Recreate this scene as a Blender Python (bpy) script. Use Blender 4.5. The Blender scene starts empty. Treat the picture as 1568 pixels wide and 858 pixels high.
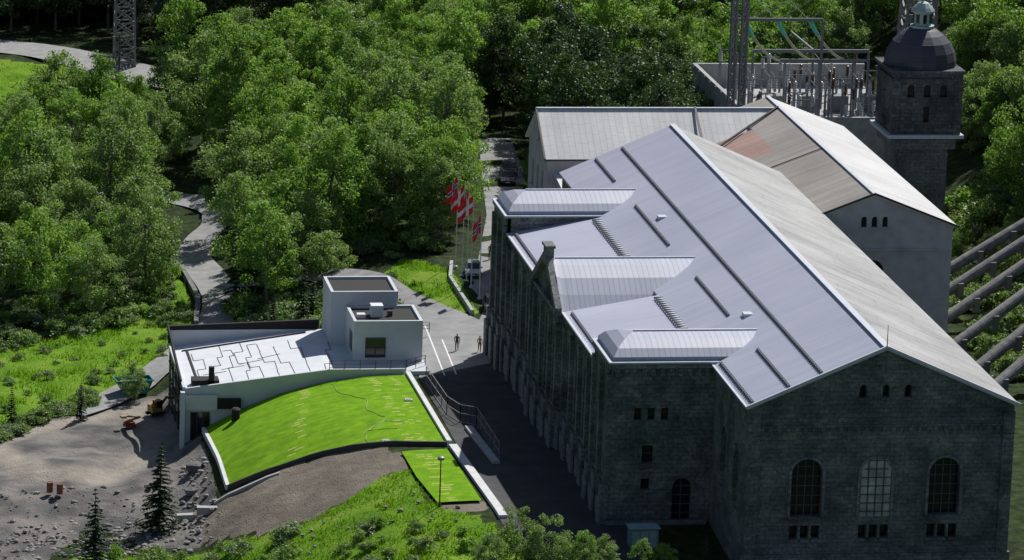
import bpy, bmesh, math, random
import numpy as np
from mathutils import Vector, Matrix, noise
from mathutils.geometry import tessellate_polygon
rnd=random.Random(7); rg=np.random.default_rng(5)
SC=bpy.context.scene; COL=SC.collection
def sstep(a,b,x):
    t=min(1,max(0,(x-a)/(b-a))); return t*t*(3-2*t)
def lerpk(k,x):
    if x>=k[0][0]: return k[0][1]
    for (x0,z0),(x1,z1) in zip(k,k[1:]):
        if x>=x1: return z1+(z0-z1)*(x-x1)/(x0-x1)
    return k[-1][1]
PN=[(-20.5,0),(-24.5,-.15),(-28.4,-.7),(-32.5,-1.75),(-36.2,-3.2),(-39.9,-5.2),(-43,-7.5),(-48,-8),(-60,-8.3),(-90,-14),(-3000,-40)]
PF=[(-11,0),(-16,-.6),(-24,-3.3),(-32,-5.8),(-42,-6.8),(-60,-8),(-90,-14),(-3000,-40)]
def H(x,y):
    t=sstep(76,94,y); z=lerpk(PN,x)*(1-t)+lerpk(PF,x)*t
    if x>-60: z*=1-sstep(150,225,y)
    if x<-23: z-=1.1*sstep(50,40,y)*sstep(-23,-36,x)
    if y<14: z-=0.07*(14-max(y,-150))
    if x>43: z+=0.5*min(x-43,500)*sstep(20,60,y)
    if y>258: z+=1.0*(min(y,520)-258)
    return z
# the site falls gently away to the north: drop of the yard level along y, with x and y slid along camera rays to keep the view
DR=[(300,3.0),(90,3.0),(72,2.75),(60,2.35),(35,1.35),(10,1.0),(-4000,1.0)]
def drop(y): return lerpk(DR,y)
def ray_shift(x,y,d=None):
    d=drop(y) if d is None else d
    return (x+d*(.0091*x+.73), y+d*(3.18+.0091*y), -d)
# ---------------------------------------------------------------- materials
def newmat(name):
    m=bpy.data.materials.new(name); m.use_nodes=True; nt=m.node_tree
    b=nt.nodes["Principled BSDF"]; return m,nt,b
def N(nt,t,**k):
    n=nt.nodes.new(t)
    for a,b in k.items(): setattr(n,a,b)
    return n
def ramp(nt,fac,stops):
    r=N(nt,"ShaderNodeValToRGB"); e=r.color_ramp.elements
    e[0].position=stops[0][0]; e[0].color=(*stops[0][1],1); e[1].position=stops[-1][0]; e[1].color=(*stops[-1][1],1)
    for p,c in stops[1:-1]:
        q=e.new(p); q.color=(*c,1)
    nt.links.new(fac,r.inputs[0]); return r.outputs[0]
def noisemat(name,c1,c2,scale=1.0,rough=.8,bump=.3,bscale=8,metal=0,detail=6,bdist=.05,c3=None,spec=.3):
    m,nt,b=newmat(name); tc=N(nt,"ShaderNodeTexCoord"); n=N(nt,"ShaderNodeTexNoise")
    n.inputs["Scale"].default_value=scale; n.inputs["Detail"].default_value=detail
    nt.links.new(tc.outputs["Object"],n.inputs["Vector"])
    st=[(.3,c1),(.7,c2)] if c3 is None else [(.3,c1),(.5,c3),(.7,c2)]
    nt.links.new(ramp(nt,n.outputs[0],st),b.inputs["Base Color"])
    n2=N(nt,"ShaderNodeTexNoise"); n2.inputs["Scale"].default_value=bscale; n2.inputs["Detail"].default_value=5
    nt.links.new(tc.outputs["Object"],n2.inputs["Vector"])
    bp=N(nt,"ShaderNodeBump"); bp.inputs["Strength"].default_value=bump; bp.inputs["Distance"].default_value=bdist
    nt.links.new(n2.outputs[0],bp.inputs["Height"]); nt.links.new(bp.outputs[0],b.inputs["Normal"])
    b.inputs["Roughness"].default_value=rough; b.inputs["Metallic"].default_value=metal
    b.inputs["Specular IOR Level"].default_value=spec
    return m
def mth(nt,op,a,b=None,c=None):
    n=N(nt,"ShaderNodeMath",operation=op)
    for i,q in enumerate((a,b,c)):
        if q is None: continue
        if isinstance(q,(int,float)): n.inputs[i].default_value=q
        else: nt.links.new(q,n.inputs[i])
    return n.outputs[0]
def mixc(nt,f,a,b,bt='MIX'):
    n=N(nt,"ShaderNodeMix",data_type='RGBA',blend_type=bt)
    for s,q in ((n.inputs[0],f),(n.inputs[6],a),(n.inputs[7],b)):
        if isinstance(q,(int,float)): s.default_value=q
        elif isinstance(q,tuple): s.default_value=(*q,1)
        else: nt.links.new(q,s)
    return n.outputs[2]
def stonemat(name,c1,c2,mortar,bw=.7,bh=.35,stain=.5):
    m,nt,b=newmat(name); tc=N(nt,"ShaderNodeTexCoord"); sx=N(nt,"ShaderNodeSeparateXYZ"); nt.links.new(tc.outputs["Object"],sx.inputs[0])
    u=mth(nt,'ADD',sx.outputs[0],sx.outputs[1]); cb=N(nt,"ShaderNodeCombineXYZ"); nt.links.new(u,cb.inputs[0]); nt.links.new(sx.outputs[2],cb.inputs[1])
    br=N(nt,"ShaderNodeTexBrick"); nt.links.new(cb.outputs[0],br.inputs["Vector"])
    br.inputs["Color1"].default_value=(*c1,1); br.inputs["Color2"].default_value=(*c2,1); br.inputs["Mortar"].default_value=(*mortar,1)
    br.inputs["Scale"].default_value=1; br.inputs["Brick Width"].default_value=bw; br.inputs["Row Height"].default_value=bh
    br.inputs["Mortar Size"].default_value=.015; br.inputs["Bias"].default_value=0
    n=N(nt,"ShaderNodeTexNoise"); n.inputs["Scale"].default_value=.35; n.inputs["Detail"].default_value=8; nt.links.new(tc.outputs["Object"],n.inputs["Vector"])
    st=ramp(nt,n.outputs[0],[(.3,(1-stain,)*3),(.65,(1.1,1.08,1.05))])
    n3=N(nt,"ShaderNodeTexNoise"); n3.inputs["Scale"].default_value=3.5; n3.inputs["Detail"].default_value=4; nt.links.new(tc.outputs["Object"],n3.inputs["Vector"])
    st2=ramp(nt,n3.outputs[0],[(.3,(.62,.62,.62)),(.7,(1.3,1.3,1.3))])
    c=mixc(nt,1.0,br.outputs[0],st,'MULTIPLY'); c=mixc(nt,1.0,c,st2,'MULTIPLY'); nt.links.new(c,b.inputs["Base Color"])
    bp=N(nt,"ShaderNodeBump"); bp.inputs["Strength"].default_value=.7; bp.inputs["Distance"].default_value=.06
    hh=mth(nt,'ADD',n3.outputs[0],mth(nt,'MULTIPLY',br.outputs["Fac"],-1)); nt.links.new(hh,bp.inputs["Height"]); nt.links.new(bp.outputs[0],b.inputs["Normal"])
    b.inputs["Roughness"].default_value=.9; b.inputs["Specular IOR Level"].default_value=.15
    return m
def seammat(name,c1,c2,axis=1,pitch=.6,rough=.45,metal=.0,streak=.25,cross=0,seamdark=.72):
    m,nt,b=newmat(name); tc=N(nt,"ShaderNodeTexCoord"); sx=N(nt,"ShaderNodeSeparateXYZ"); nt.links.new(tc.outputs["Object"],sx.inputs[0])
    a=sx.outputs[axis]; fr=mth(nt,'FRACT',mth(nt,'DIVIDE',a,pitch)); seam=mth(nt,'LESS_THAN',fr,.16)
    pid=mth(nt,'FLOOR',mth(nt,'DIVIDE',a,pitch)); wn=N(nt,"ShaderNodeTexWhiteNoise",noise_dimensions='1D'); nt.links.new(pid,wn.inputs["W"])
    mp=N(nt,"ShaderNodeMapping"); sc=[.12,.12,.12]; sc[axis]=1.0; mp.inputs["Scale"].default_value=sc; nt.links.new(tc.outputs["Object"],mp.inputs[0])
    n=N(nt,"ShaderNodeTexNoise"); n.inputs["Scale"].default_value=1.2; n.inputs["Detail"].default_value=7; nt.links.new(mp.outputs[0],n.inputs["Vector"])
    n2=N(nt,"ShaderNodeTexNoise"); n2.inputs["Scale"].default_value=.13; n2.inputs["Detail"].default_value=6; nt.links.new(tc.outputs["Object"],n2.inputs["Vector"])
    f=mth(nt,'ADD',mth(nt,'MULTIPLY',n.outputs[0],.4),mth(nt,'MULTIPLY',n2.outputs[0],.6))
    c=ramp(nt,f,[(.35,c1),(.65,c2)])
    v=mth(nt,'ADD',1-streak/2,mth(nt,'MULTIPLY',wn.outputs[0],streak)); cv=N(nt,"ShaderNodeCombineColor")
    for i in range(3): nt.links.new(v,cv.inputs[i])
    c=mixc(nt,1.0,c,cv.outputs[0],'MULTIPLY'); c=mixc(nt,mth(nt,'MULTIPLY',seam,1-seamdark),c,(0.02,.02,.03))
    if cross:
        f2=mth(nt,'FRACT',mth(nt,'DIVIDE',mth(nt,'ADD',sx.outputs[1-axis],mth(nt,'MULTIPLY',wn.outputs[0],cross)),cross)); c=mixc(nt,mth(nt,'MULTIPLY',mth(nt,'LESS_THAN',f2,.04),.22),c,(.02,.02,.03))
    nt.links.new(c,b.inputs["Base Color"]); bp=N(nt,"ShaderNodeBump"); bp.inputs["Strength"].default_value=.6; bp.inputs["Distance"].default_value=.04
    nt.links.new(mth(nt,'ADD',seam,mth(nt,'MULTIPLY',n2.outputs[0],.6)),bp.inputs["Height"]); nt.links.new(bp.outputs[0],b.inputs["Normal"])
    b.inputs["Roughness"].default_value=rough; b.inputs["Metallic"].default_value=metal; b.inputs["Specular IOR Level"].default_value=.3
    return m
def plain(name,c,rough=.6,metal=0,spec=.4):
    k=tuple(x*.82 for x in c); return noisemat(name,k,c,scale=2.5,rough=rough,metal=metal,bump=.08,bscale=12,bdist=.01,spec=spec)
STONE=stonemat("granite_blocks",(.145,.165,.172),(.235,.245,.24),(.12,.135,.14),bw=.85,bh=.38,stain=.55)
STONE2=stonemat("granite_light",(.19,.205,.215),(.25,.26,.265),(.15,.16,.17),bw=.9,bh=.4,stain=.35)
TOWST=stonemat("tower_stone",(.085,.095,.11),(.15,.16,.175),(.06,.068,.075),bw=.8,bh=.42)
PLAST=noisemat("grey_plaster",(.42,.40,.43),(.56,.53,.55),scale=.8,bump=.2,c3=(.50,.475,.50))
GLASS,_nt,_b=newmat("dark_glass"); _b.inputs["Base Color"].default_value=(.012,.015,.018,1); _b.inputs["Roughness"].default_value=.12
PANE=noisemat("pale_lit_pane",(.22,.24,.24),(.65,.65,.6),scale=.9,rough=.2,bump=0)  # pale tones paint in the light seen in the centre window
FRAME=plain("window_frame",(.10,.11,.115))
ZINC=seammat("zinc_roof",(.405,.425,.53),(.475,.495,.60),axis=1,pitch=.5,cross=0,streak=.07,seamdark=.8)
ZINCX=seammat("zinc_roof_transept",(.42,.44,.53),(.50,.52,.61),axis=0,pitch=.5,streak=.07,seamdark=.8)
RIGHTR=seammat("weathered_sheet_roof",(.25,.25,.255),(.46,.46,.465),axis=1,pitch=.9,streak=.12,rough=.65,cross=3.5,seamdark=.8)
WHITER=seammat("pale_slate_roof",(.54,.54,.54),(.70,.70,.70),axis=0,pitch=.7,rough=.6,cross=1.2,streak=.1,seamdark=.88)
WHITERY=seammat("pale_slate_roof_y",(.50,.50,.51),(.64,.64,.65),axis=1,pitch=.7,rough=.6,cross=1.2,streak=.1,seamdark=.88)
BROWNR=seammat("brown_slate_roof",(.25,.235,.22),(.36,.335,.31),axis=1,pitch=.5,streak=.15,rough=.8,cross=.8,seamdark=.85)
REDR=seammat("reddish_slate_roof",(.30,.20,.17),(.42,.28,.24),axis=1,pitch=.5,streak=.25,rough=.8,cross=.8,seamdark=.85)
WHITEM=plain("pale_metal_trim",(.60,.63,.70),rough=.5)
BLUEM=plain("blue_grey_flashing",(.27,.32,.42),rough=.5)
DARKM=plain("dark_steel",(.05,.05,.055),rough=.5)
GALV=plain("galvanised_steel",(.24,.25,.27),rough=.5,metal=.2)
BLACK=plain("black_membrane",(.015,.015,.018),rough=.8)
CONC=noisemat("concrete",(.30,.31,.32),(.44,.44,.44),scale=1.2,bump=.2)
WCONC=noisemat("white_concrete",(.55,.56,.57),(.68,.68,.68),scale=1.0,bump=.1)
WGREY=noisemat("grey_cladding",(.50,.54,.58),(.58,.61,.64),scale=.7,bump=.05)
DECK=noisemat("white_deck_panels",(.60,.63,.68),(.70,.72,.76),scale=.6,bump=.08)
PAVE_SUN=noisemat("sunlit_light_paving",(.20,.20,.21),(.30,.30,.305),scale=.5,bump=.25,bscale=25,c3=(.25,.25,.258))  # light half of the split street colour, kept to the sunlit ground
ASPH_SHADE=noisemat("shaded_dark_asphalt",(.04,.041,.045),(.07,.07,.075),scale=.5,bump=.25,bscale=25,c3=(.052,.053,.058))  # dark asphalt tone also paints in the shade beside the building
ROADM=noisemat("light_road",(.22,.22,.225),(.33,.325,.32),scale=.7,bump=.3,bscale=20)
PAINT=noisemat("road_paint",(.55,.55,.55),(.8,.8,.79),scale=6,bump=0)
def lawnmat():
    m,nt,b=newmat("turf_lawn"); tc=N(nt,"ShaderNodeTexCoord"); sx=N(nt,"ShaderNodeSeparateXYZ"); nt.links.new(tc.outputs["Object"],sx.inputs[0])
    n=N(nt,"ShaderNodeTexNoise"); n.inputs["Scale"].default_value=.9; n.inputs["Detail"].default_value=8; nt.links.new(tc.outputs["Object"],n.inputs["Vector"])
    c=ramp(nt,n.outputs[0],[(.3,(.12,.27,.008)),(.5,(.16,.33,.010)),(.7,(.20,.38,.014))])
    cb=N(nt,"ShaderNodeCombineXYZ"); nt.links.new(sx.outputs[0],cb.inputs[0]); nt.links.new(sx.outputs[1],cb.inputs[1])
    br=N(nt,"ShaderNodeTexBrick"); nt.links.new(cb.outputs[0],br.inputs["Vector"]); br.inputs["Scale"].default_value=1; br.inputs["Brick Width"].default_value=1.6; br.inputs["Row Height"].default_value=.5
    br.inputs["Color1"].default_value=(.85,.88,.8,1); br.inputs["Color2"].default_value=(1.08,1.05,1,1); br.inputs["Mortar"].default_value=(.78,.82,.7,1); br.inputs["Mortar Size"].default_value=.025
    c=mixc(nt,1.0,c,br.outputs[0],'MULTIPLY')
    row=mth(nt,'FLOOR',mth(nt,'DIVIDE',sx.outputs[1],.7)); wn=N(nt,"ShaderNodeTexWhiteNoise",noise_dimensions='1D'); nt.links.new(row,wn.inputs["W"])
    def band(cx,sl,w):
        cx2=mth(nt,'ADD',cx,mth(nt,'MULTIPLY',mth(nt,'SUBTRACT',sx.outputs[1],58),sl))
        d=mth(nt,'ABSOLUTE',mth(nt,'SUBTRACT',mth(nt,'SUBTRACT',sx.outputs[0],cx2),mth(nt,'MULTIPLY',mth(nt,'SUBTRACT',wn.outputs[0],.5),1.0)))
        return mth(nt,'LESS_THAN',d,w)
    wn2=N(nt,"ShaderNodeTexWhiteNoise",noise_dimensions='1D'); nt.links.new(mth(nt,'ADD',row,57),wn2.inputs["W"])
    inrow=mth(nt,'LESS_THAN',mth(nt,'FRACT',mth(nt,'DIVIDE',sx.outputs[1],.7)),.45)
    bb=mth(nt,'MAXIMUM',band(-31.0,.16,.42),mth(nt,'MAXIMUM',band(-22.6,-.02,.38),band(-20.9,.02,.25)))
    bb=mth(nt,'MULTIPLY',mth(nt,'MULTIPLY',bb,inrow),mth(nt,'GREATER_THAN',wn2.outputs[0],.35))
    n5=N(nt,"ShaderNodeTexNoise"); n5.inputs["Scale"].default_value=3; nt.links.new(tc.outputs["Object"],n5.inputs["Vector"])
    bb=mth(nt,'MULTIPLY',bb,mth(nt,'MULTIPLY',n5.outputs[0],1.7))
    c=mixc(nt,bb,c,(.42,.44,.13)); nt.links.new(c,b.inputs["Base Color"])
    n2=N(nt,"ShaderNodeTexNoise"); n2.inputs["Scale"].default_value=22; nt.links.new(tc.outputs["Object"],n2.inputs["Vector"])
    bp=N(nt,"ShaderNodeBump"); bp.inputs["Strength"].default_value=.5; bp.inputs["Distance"].default_value=.06; nt.links.new(n2.outputs[0],bp.inputs["Height"]); nt.links.new(bp.outputs[0],b.inputs["Normal"])
    b.inputs["Roughness"].default_value=.95; b.inputs["Specular IOR Level"].default_value=.1; return m
LAWN=lawnmat()
def leafmat(name,dark,light,trans=.45,hv=.25):
    m,nt,b=newmat(name); out=nt.nodes["Material Output"]
    at=N(nt,"ShaderNodeAttribute",attribute_name="tone"); oi=N(nt,"ShaderNodeObjectInfo")
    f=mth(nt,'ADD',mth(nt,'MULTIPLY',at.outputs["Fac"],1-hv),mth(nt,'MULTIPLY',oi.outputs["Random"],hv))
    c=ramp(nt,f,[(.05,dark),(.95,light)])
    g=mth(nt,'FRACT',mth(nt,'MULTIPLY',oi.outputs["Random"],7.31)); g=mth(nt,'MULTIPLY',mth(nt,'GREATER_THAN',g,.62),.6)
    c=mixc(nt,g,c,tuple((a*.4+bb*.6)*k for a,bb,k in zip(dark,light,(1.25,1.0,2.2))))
    nt.links.new(c,b.inputs["Base Color"]); b.inputs["Roughness"].default_value=.5; b.inputs["Specular IOR Level"].default_value=.35
    t=N(nt,"ShaderNodeBsdfTranslucent"); c2=mixc(nt,1.0,c,(1.2,1.35,.6),'MULTIPLY'); nt.links.new(c2,t.inputs[0])
    mx=N(nt,"ShaderNodeMixShader"); mx.inputs[0].default_value=trans; nt.links.new(b.outputs[0],mx.inputs[1]); nt.links.new(t.outputs[0],mx.inputs[2]); nt.links.new(mx.outputs[0],out.inputs[0])
    return m
LEAF=leafmat("birch_foliage",(.045,.11,.016),(.285,.44,.105),hv=.42)
LEAF_SHADE=leafmat("shaded_foliage",(.018,.045,.010),(.07,.13,.035),trans=.3,hv=.4)  # dark copy of the birch foliage, with the back forest's shade in its colour
NEED=leafmat("spruce_needles",(.014,.035,.012),(.05,.09,.03),trans=.15)
BUSHM=leafmat("shrub_foliage",(.08,.15,.03),(.24,.34,.12),trans=.35)
BLADE=leafmat("grass_blades",(.085,.18,.012),(.22,.37,.03),trans=.4)
BARK=noisemat("bark",(.06,.05,.04),(.2,.18,.16),scale=3,bump=.6,bscale=14)
# ---------------------------------------------------------------- mesh builder
class M:
    def __init__(s): s.v=[];s.f=[];s.m=[]
    def face(s,pts,mi=0):
        n=len(s.v); s.v+= [tuple(p) for p in pts]; s.f.append(tuple(range(n,n+len(pts)))); s.m.append(mi)
    def box(s,x0,y0,z0,x1,y1,z1,mi=0):
        n=len(s.v); s.v+=[(x0,y0,z0),(x1,y0,z0),(x1,y1,z0),(x0,y1,z0),(x0,y0,z1),(x1,y0,z1),(x1,y1,z1),(x0,y1,z1)]
        for q in ((0,3,2,1),(4,5,6,7),(0,1,5,4),(1,2,6,5),(2,3,7,6),(3,0,4,7)): s.f.append(tuple(n+i for i in q)); s.m.append(mi)
    def obox(s,c,ax,ay,az,mi=0):
        c,ax,ay,az=map(Vector,(c,ax,ay,az)); n=len(s.v)
        for dz in(-1,1):
            for dx,dy in((-1,-1),(1,-1),(1,1),(-1,1)): s.v.append(tuple(c+ax*dx+ay*dy+az*dz))
        for q in ((0,3,2,1),(4,5,6,7),(0,1,5,4),(1,2,6,5),(2,3,7,6),(3,0,4,7)): s.f.append(tuple(n+i for i in q)); s.m.append(mi)
    def beam(s,p,q,w=.05,hh=None,mi=0):
        p,q=Vector(p),Vector(q); d=q-p; L=d.length
        if L<1e-6: return
        d/=L; up=Vector((0,0,1)) if abs(d.z)<.95 else Vector((1,0,0)); a=d.cross(up).normalized(); b=a.cross(d)
        s.obox((p+q)/2,d*(L/2),a*w,b*(hh or w),mi)
    def cyl(s,p,q,r0,r1=None,n=8,mi=0):
        r1=r0 if r1 is None else r1; p,q=Vector(p),Vector(q); d=(q-p).normalized(); up=Vector((0,0,1)) if abs(d.z)<.95 else Vector((1,0,0)); a=d.cross(up).normalized(); b=d.cross(a)
        k=len(s.v)
        for c,r in((p,r0),(q,r1)):
            for i in range(n): t=2*math.pi*i/n; s.v.append(tuple(c+a*math.cos(t)*r+b*math.sin(t)*r))
        for i in range(n): j=(i+1)%n; s.f.append((k+i,k+j,k+n+j,k+n+i)); s.m.append(mi)
        s.f.append(tuple(k+i for i in range(n))[::-1]); s.m.append(mi); s.f.append(tuple(k+n+i for i in range(n))); s.m.append(mi)
    def lathe(s,c,prof,n=12,mi=0,ph=0):
        k=len(s.v)
        for r,z in prof:
            for i in range(n): t=2*math.pi*i/n+ph; s.v.append((c[0]+r*math.cos(t),c[1]+r*math.sin(t),c[2]+z))
        for a in range(len(prof)-1):
            for i in range(n): j=(i+1)%n; s.f.append((k+a*n+i,k+a*n+j,k+(a+1)*n+j,k+(a+1)*n+i)); s.m.append(mi)
    def slab(s,pts,t,mi=0,mis=None):
        n=len(pts); top=[Vector(p) for p in pts]; bot=[p-Vector((0,0,t)) for p in top]
        s.face(top,mi); s.face(bot[::-1],mi if mis is None else mis)
        for i in range(n): j=(i+1)%n; s.face([top[i],bot[i],bot[j],top[j]],mi if mis is None else mis)
    def wall(s,O,U,outline,holes=(),Nn=(0,-1,0),depth=.45,mi=0,mg=1,mf=2,bars=(2,4)):
        O,U,Nn=Vector(O),Vector(U),Vector(Nn); P=lambda u,v,d=0: O+U*u+Vector((0,0,v))-Nn*d
        loops=[[Vector((u,v,0)) for u,v in outline]]+[[Vector((u,v,0)) for u,v in h] for h in holes]
        flat=[p for l in loops for p in l]; k=len(s.v); s.v+=[tuple(P(p.x,p.y)) for p in flat]
        for t in tessellate_polygon(loops): s.f.append(tuple(k+i for i in t)); s.m.append(mi)
        for h in holes:
            for i in range(len(h)):
                a,b=h[i],h[(i+1)%len(h)]; s.face([P(*a),P(*b),P(*b,depth),P(*a,depth)],mi)
            s.face([P(*a,depth) for a in h],mg)
            us=[a[0] for a in h]; vs=[a[1] for a in h]; u0,u1,v0,v1=min(us),max(us),min(vs),max(vs)
            if u1-u0>.9:
                nb=max(1,round((u1-u0)/.7)); nh=max(1,round((v1-v0)/.9))
                for i in range(1,nb): x=u0+(u1-u0)*i/nb; s.beam(P(x,v0,depth-.05),P(x,v1-.02,depth-.05),.04,mi=mf)
                for i in range(1,nh): z=v0+(v1-v0)*i/nh; s.beam(P(u0,z,depth-.06),P(u1,z,depth-.06),.035,mi=mf)
            s.beam(P(u0-.15,v0-.1,-.06),P(u1+.15,v0-.1,-.06),.16,.09,mi=mi)
    def obj(s,name,mats,parent=None,smooth=False):
        me=bpy.data.meshes.new(name); me.from_pydata(s.v,[],s.f)
        for m in mats: me.materials.append(m)
        me.polygons.foreach_set("material_index",s.m)
        if smooth: me.polygons.foreach_set("use_smooth",[True]*len(s.f))
        me.update(); o=bpy.data.objects.new(name,me); COL.objects.link(o)
        if parent: o.parent=parent
        return o
def empty(name,loc=(0,0,0),rot=0):
    e=bpy.data.objects.new(name,None); e.location=loc; e.rotation_euler=(0,0,rot); COL.objects.link(e); return e
def arch(cx,z0,z1,w,n=9):
    r=w/2; return [(cx-r,z0),(cx+r,z0)]+[(cx+r*math.cos(math.pi*i/(n-1)),z1-r+r*math.sin(math.pi*i/(n-1))) for i in range(n)]
def rect(cx,z0,z1,w): return [(cx-w/2,z0),(cx+w/2,z0),(cx+w/2,z1),(cx-w/2,z1)]
# ---------------------------------------------------------------- terrain (layout coordinates, slid along camera rays at the end)
ZG={
 'gravel':[[(-75,34),(-75,62),(-60,67),(-53,75.5),(-46,80),(-42,81),(-41.5,60),(-40.2,58),(-40.2,41),(-39,39),(-42,33),(-47,33),(-52,42),(-57,31),(-75,20)]],
 'dirt':[[(-42,38),(-39.5,41),(-27,39.3),(-24.6,34),(-24.6,28.5),(-27,28),(-30,25),(-34,23.5),(-38,26),(-42,32)],[(-24,17.3),(-19.7,17.3),(-19.2,14),(-22.5,15)]],
 'grass':[[(-90,-60),(-90,20),(-60,26),(-52,34),(-46,31),(-42,30),(-38,25.5),(-34,23.5),(-30,25),(-27,28),(-24.6,28.8),(-24,17.5),(-21.5,14),(-18.5,9),(-17,-60)],
  [(-75,70),(-60,72),(-53,77.5),(-45,84),(-40,93),(-36,104),(-38,114),(-46,107),(-56,102),(-75,100)],
  [(-9.9,84),(-12.5,88),(-15.2,97),(-16,106),(-14,111),(-9,104)],[(-37,102),(-35.7,138),(-38.5,138),(-41,108)],
  [(-56,196),(-40,196),(-35,210),(-41,219),(-56,224)],[(4,146),(8,146),(9,160),(6.5,160)],[(-32,98),(-24,84),(-20,84),(-24,100)]]}
def inpoly(x,y,p):
    c=False; n=len(p); j=n-1
    for i in range(n):
        if (p[i][1]>y)!=(p[j][1]>y) and x<(p[j][0]-p[i][0])*(y-p[i][1])/(p[j][1]-p[i][1])+p[i][0]: c=not c
        j=i
    return c
TR=[[(-66,68),(-59.5,67.5),(-56,71),(-52.5,73.5),(-47,76.5),(-43,78)],[(-60,66),(-58.5,60),(-56,53.5),(-51,52.5),(-46.5,57),(-44.5,63),(-44.5,70),(-46,76)],[(-60,66),(-64,56),(-70,50)]]
def trk(x,y):
    if not(-75<x<-40 and 45<y<85): return 0.0
    d=99
    for L in TR:
        for a,b in zip(L,L[1:]):
            ax,ay=b[0]-a[0],b[1]-a[1]; t=max(0,min(1,((x-a[0])*ax+(y-a[1])*ay)/(ax*ax+ay*ay))); d=min(d,math.hypot(x-a[0]-ax*t,y-a[1]-ay*t))
    return max(0.0,min(1.0,1.6-d*.75))
xs=[-3000,-1500,-800,-400,-200,-130]+list(range(-90,-70,4))+[ -70+i for i in range(0,151)]+[84,90,100,120,160,240,400,800,1500,3000]
ys=[-600,-400,-250,-150,-90,-60,-45,-32]+[-25+i for i in range(0,300)]+[277,282,290,305,330,370,430,520,700,1200,2500,4000]
vs=[];cl=[]
for y in ys:
    for x in xs:
        z=H(x,y)
        inn=-70<=x<=80 and -25<=y<=275
        if inn and (x<-44 or y>96 or (y<12 and x<-20)): z+=(noise.noise(Vector((x*.25,y*.25,0))))*.35
        g=[0,0,0]
        if -90<x<80 and -60<y<240:
            for k,nm in enumerate(('grass','gravel','dirt')):
                for p in ZG[nm]:
                    if inpoly(x,y,p): g[k]=1
        if inn and (g[1] or g[2]) and x<-41.5 and y<64: z+=max(0,noise.noise(Vector((x*.5,y*.5,3))))*.5
        if g[1]:
            d=math.hypot((x+54)/5,(y-56)/5); z+=1.1*max(0,1-d*d)
        if g[2] and y>20: z+=.25*noise.noise(Vector((x*.3,y*.3,1)))
        vs.append((x,y,z)); cl+= [g[0],g[1],g[2],trk(x,y)]
nx=len(xs); fs=[(j*nx+i,j*nx+i+1,(j+1)*nx+i+1,(j+1)*nx+i) for j in range(len(ys)-1) for i in range(nx-1)]
me=bpy.data.meshes.new("ground"); me.from_pydata(vs,[],fs); ca=me.color_attributes.new("zone",'FLOAT_COLOR','POINT'); ca.data.foreach_set("color",cl)
me.polygons.foreach_set("use_smooth",[True]*len(fs))
m,nt,b=newmat("terrain"); tc=N(nt,"ShaderNodeTexCoord"); at=N(nt,"ShaderNodeVertexColor",layer_name="zone"); sp=N(nt,"ShaderNodeSeparateColor"); nt.links.new(at.outputs[0],sp.inputs[0])
def nz(s,d=6):
    n=N(nt,"ShaderNodeTexNoise"); n.inputs["Scale"].default_value=s; n.inputs["Detail"].default_value=d; nt.links.new(tc.outputs["Object"],n.inputs["Vector"]); return n.outputs[0]
n1=nz(.9,8); n2=nz(.25,6); n3=nz(6,6)
def mask(ch): return mth(nt,'GREATER_THAN',mth(nt,'ADD',sp.outputs[ch],mth(nt,'MULTIPLY',mth(nt,'SUBTRACT',n1,.5),.9)),.5)
floor=ramp(nt,n1,[(.3,(.015,.024,.010)),(.55,(.035,.055,.018)),(.75,(.07,.085,.04))])
grass=mixc(nt,mth(nt,'MULTIPLY',n3,.5),ramp(nt,n2,[(.35,(.10,.22,.014)),(.5,(.155,.30,.018)),(.65,(.22,.33,.04))]),(.07,.15,.01))
grav=mixc(nt,mth(nt,'MULTIPLY',n3,.6),ramp(nt,n2,[(.38,(.10,.098,.096)),(.5,(.19,.178,.165)),(.62,(.29,.262,.235))]),(.11,.11,.115))
dirt=mixc(nt,mth(nt,'MULTIPLY',n3,.5),ramp(nt,n2,[(.35,(.16,.137,.113)),(.65,(.27,.235,.195))]),(.12,.105,.085))
grav=mixc(nt,mth(nt,'MULTIPLY',mth(nt,'MULTIPLY',at.outputs[1],.9),mth(nt,'ADD',n1,.25)),grav,(.40,.355,.30))
c=mixc(nt,mask(0),floor,grass); c=mixc(nt,mask(1),c,grav); c=mixc(nt,mask(2),c,dirt); nt.links.new(c,b.inputs["Base Color"])
bp=N(nt,"ShaderNodeBump"); bp.inputs["Strength"].default_value=.7; bp.inputs["Distance"].default_value=.22; nt.links.new(mth(nt,'ADD',n3,mth(nt,'MULTIPLY',n1,1.5)),bp.inputs["Height"]); nt.links.new(bp.outputs[0],b.inputs["Normal"])
b.inputs["Roughness"].default_value=.95; b.inputs["Specular IOR Level"].default_value=.1
me.materials.append(m); COL.objects.link(bpy.data.objects.new("ground",me))
def drape(name,poly,mat,off=.1,step=1.0,hf=None):
    bm=bmesh.new(); bm.faces.new([bm.verts.new((x,y,0)) for x,y in poly])
    X=[p[0] for p in poly];Y=[p[1] for p in poly]
    for ax,lo,hi in((0,min(X),max(X)),(1,min(Y),max(Y))):
        t=math.floor(lo)+step
        while t<hi:
            co=(t,0,0) if ax==0 else (0,t,0); no=(1,0,0) if ax==0 else (0,1,0)
            bmesh.ops.bisect_plane(bm,geom=bm.verts[:]+bm.edges[:]+bm.faces[:],plane_co=co,plane_no=no); t+=step
    for v in bm.verts: v.co.z=(hf or H)(v.co.x,v.co.y)+off
    me=bpy.data.meshes.new(name); bm.to_mesh(me); bm.free(); me.materials.append(mat); me.polygons.foreach_set("use_smooth",[True]*len(me.polygons))
    if len(me.polygons) and me.polygons[0].normal.z<0: me.flip_normals()
    o=bpy.data.objects.new(name,me); COL.objects.link(o); return o
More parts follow.
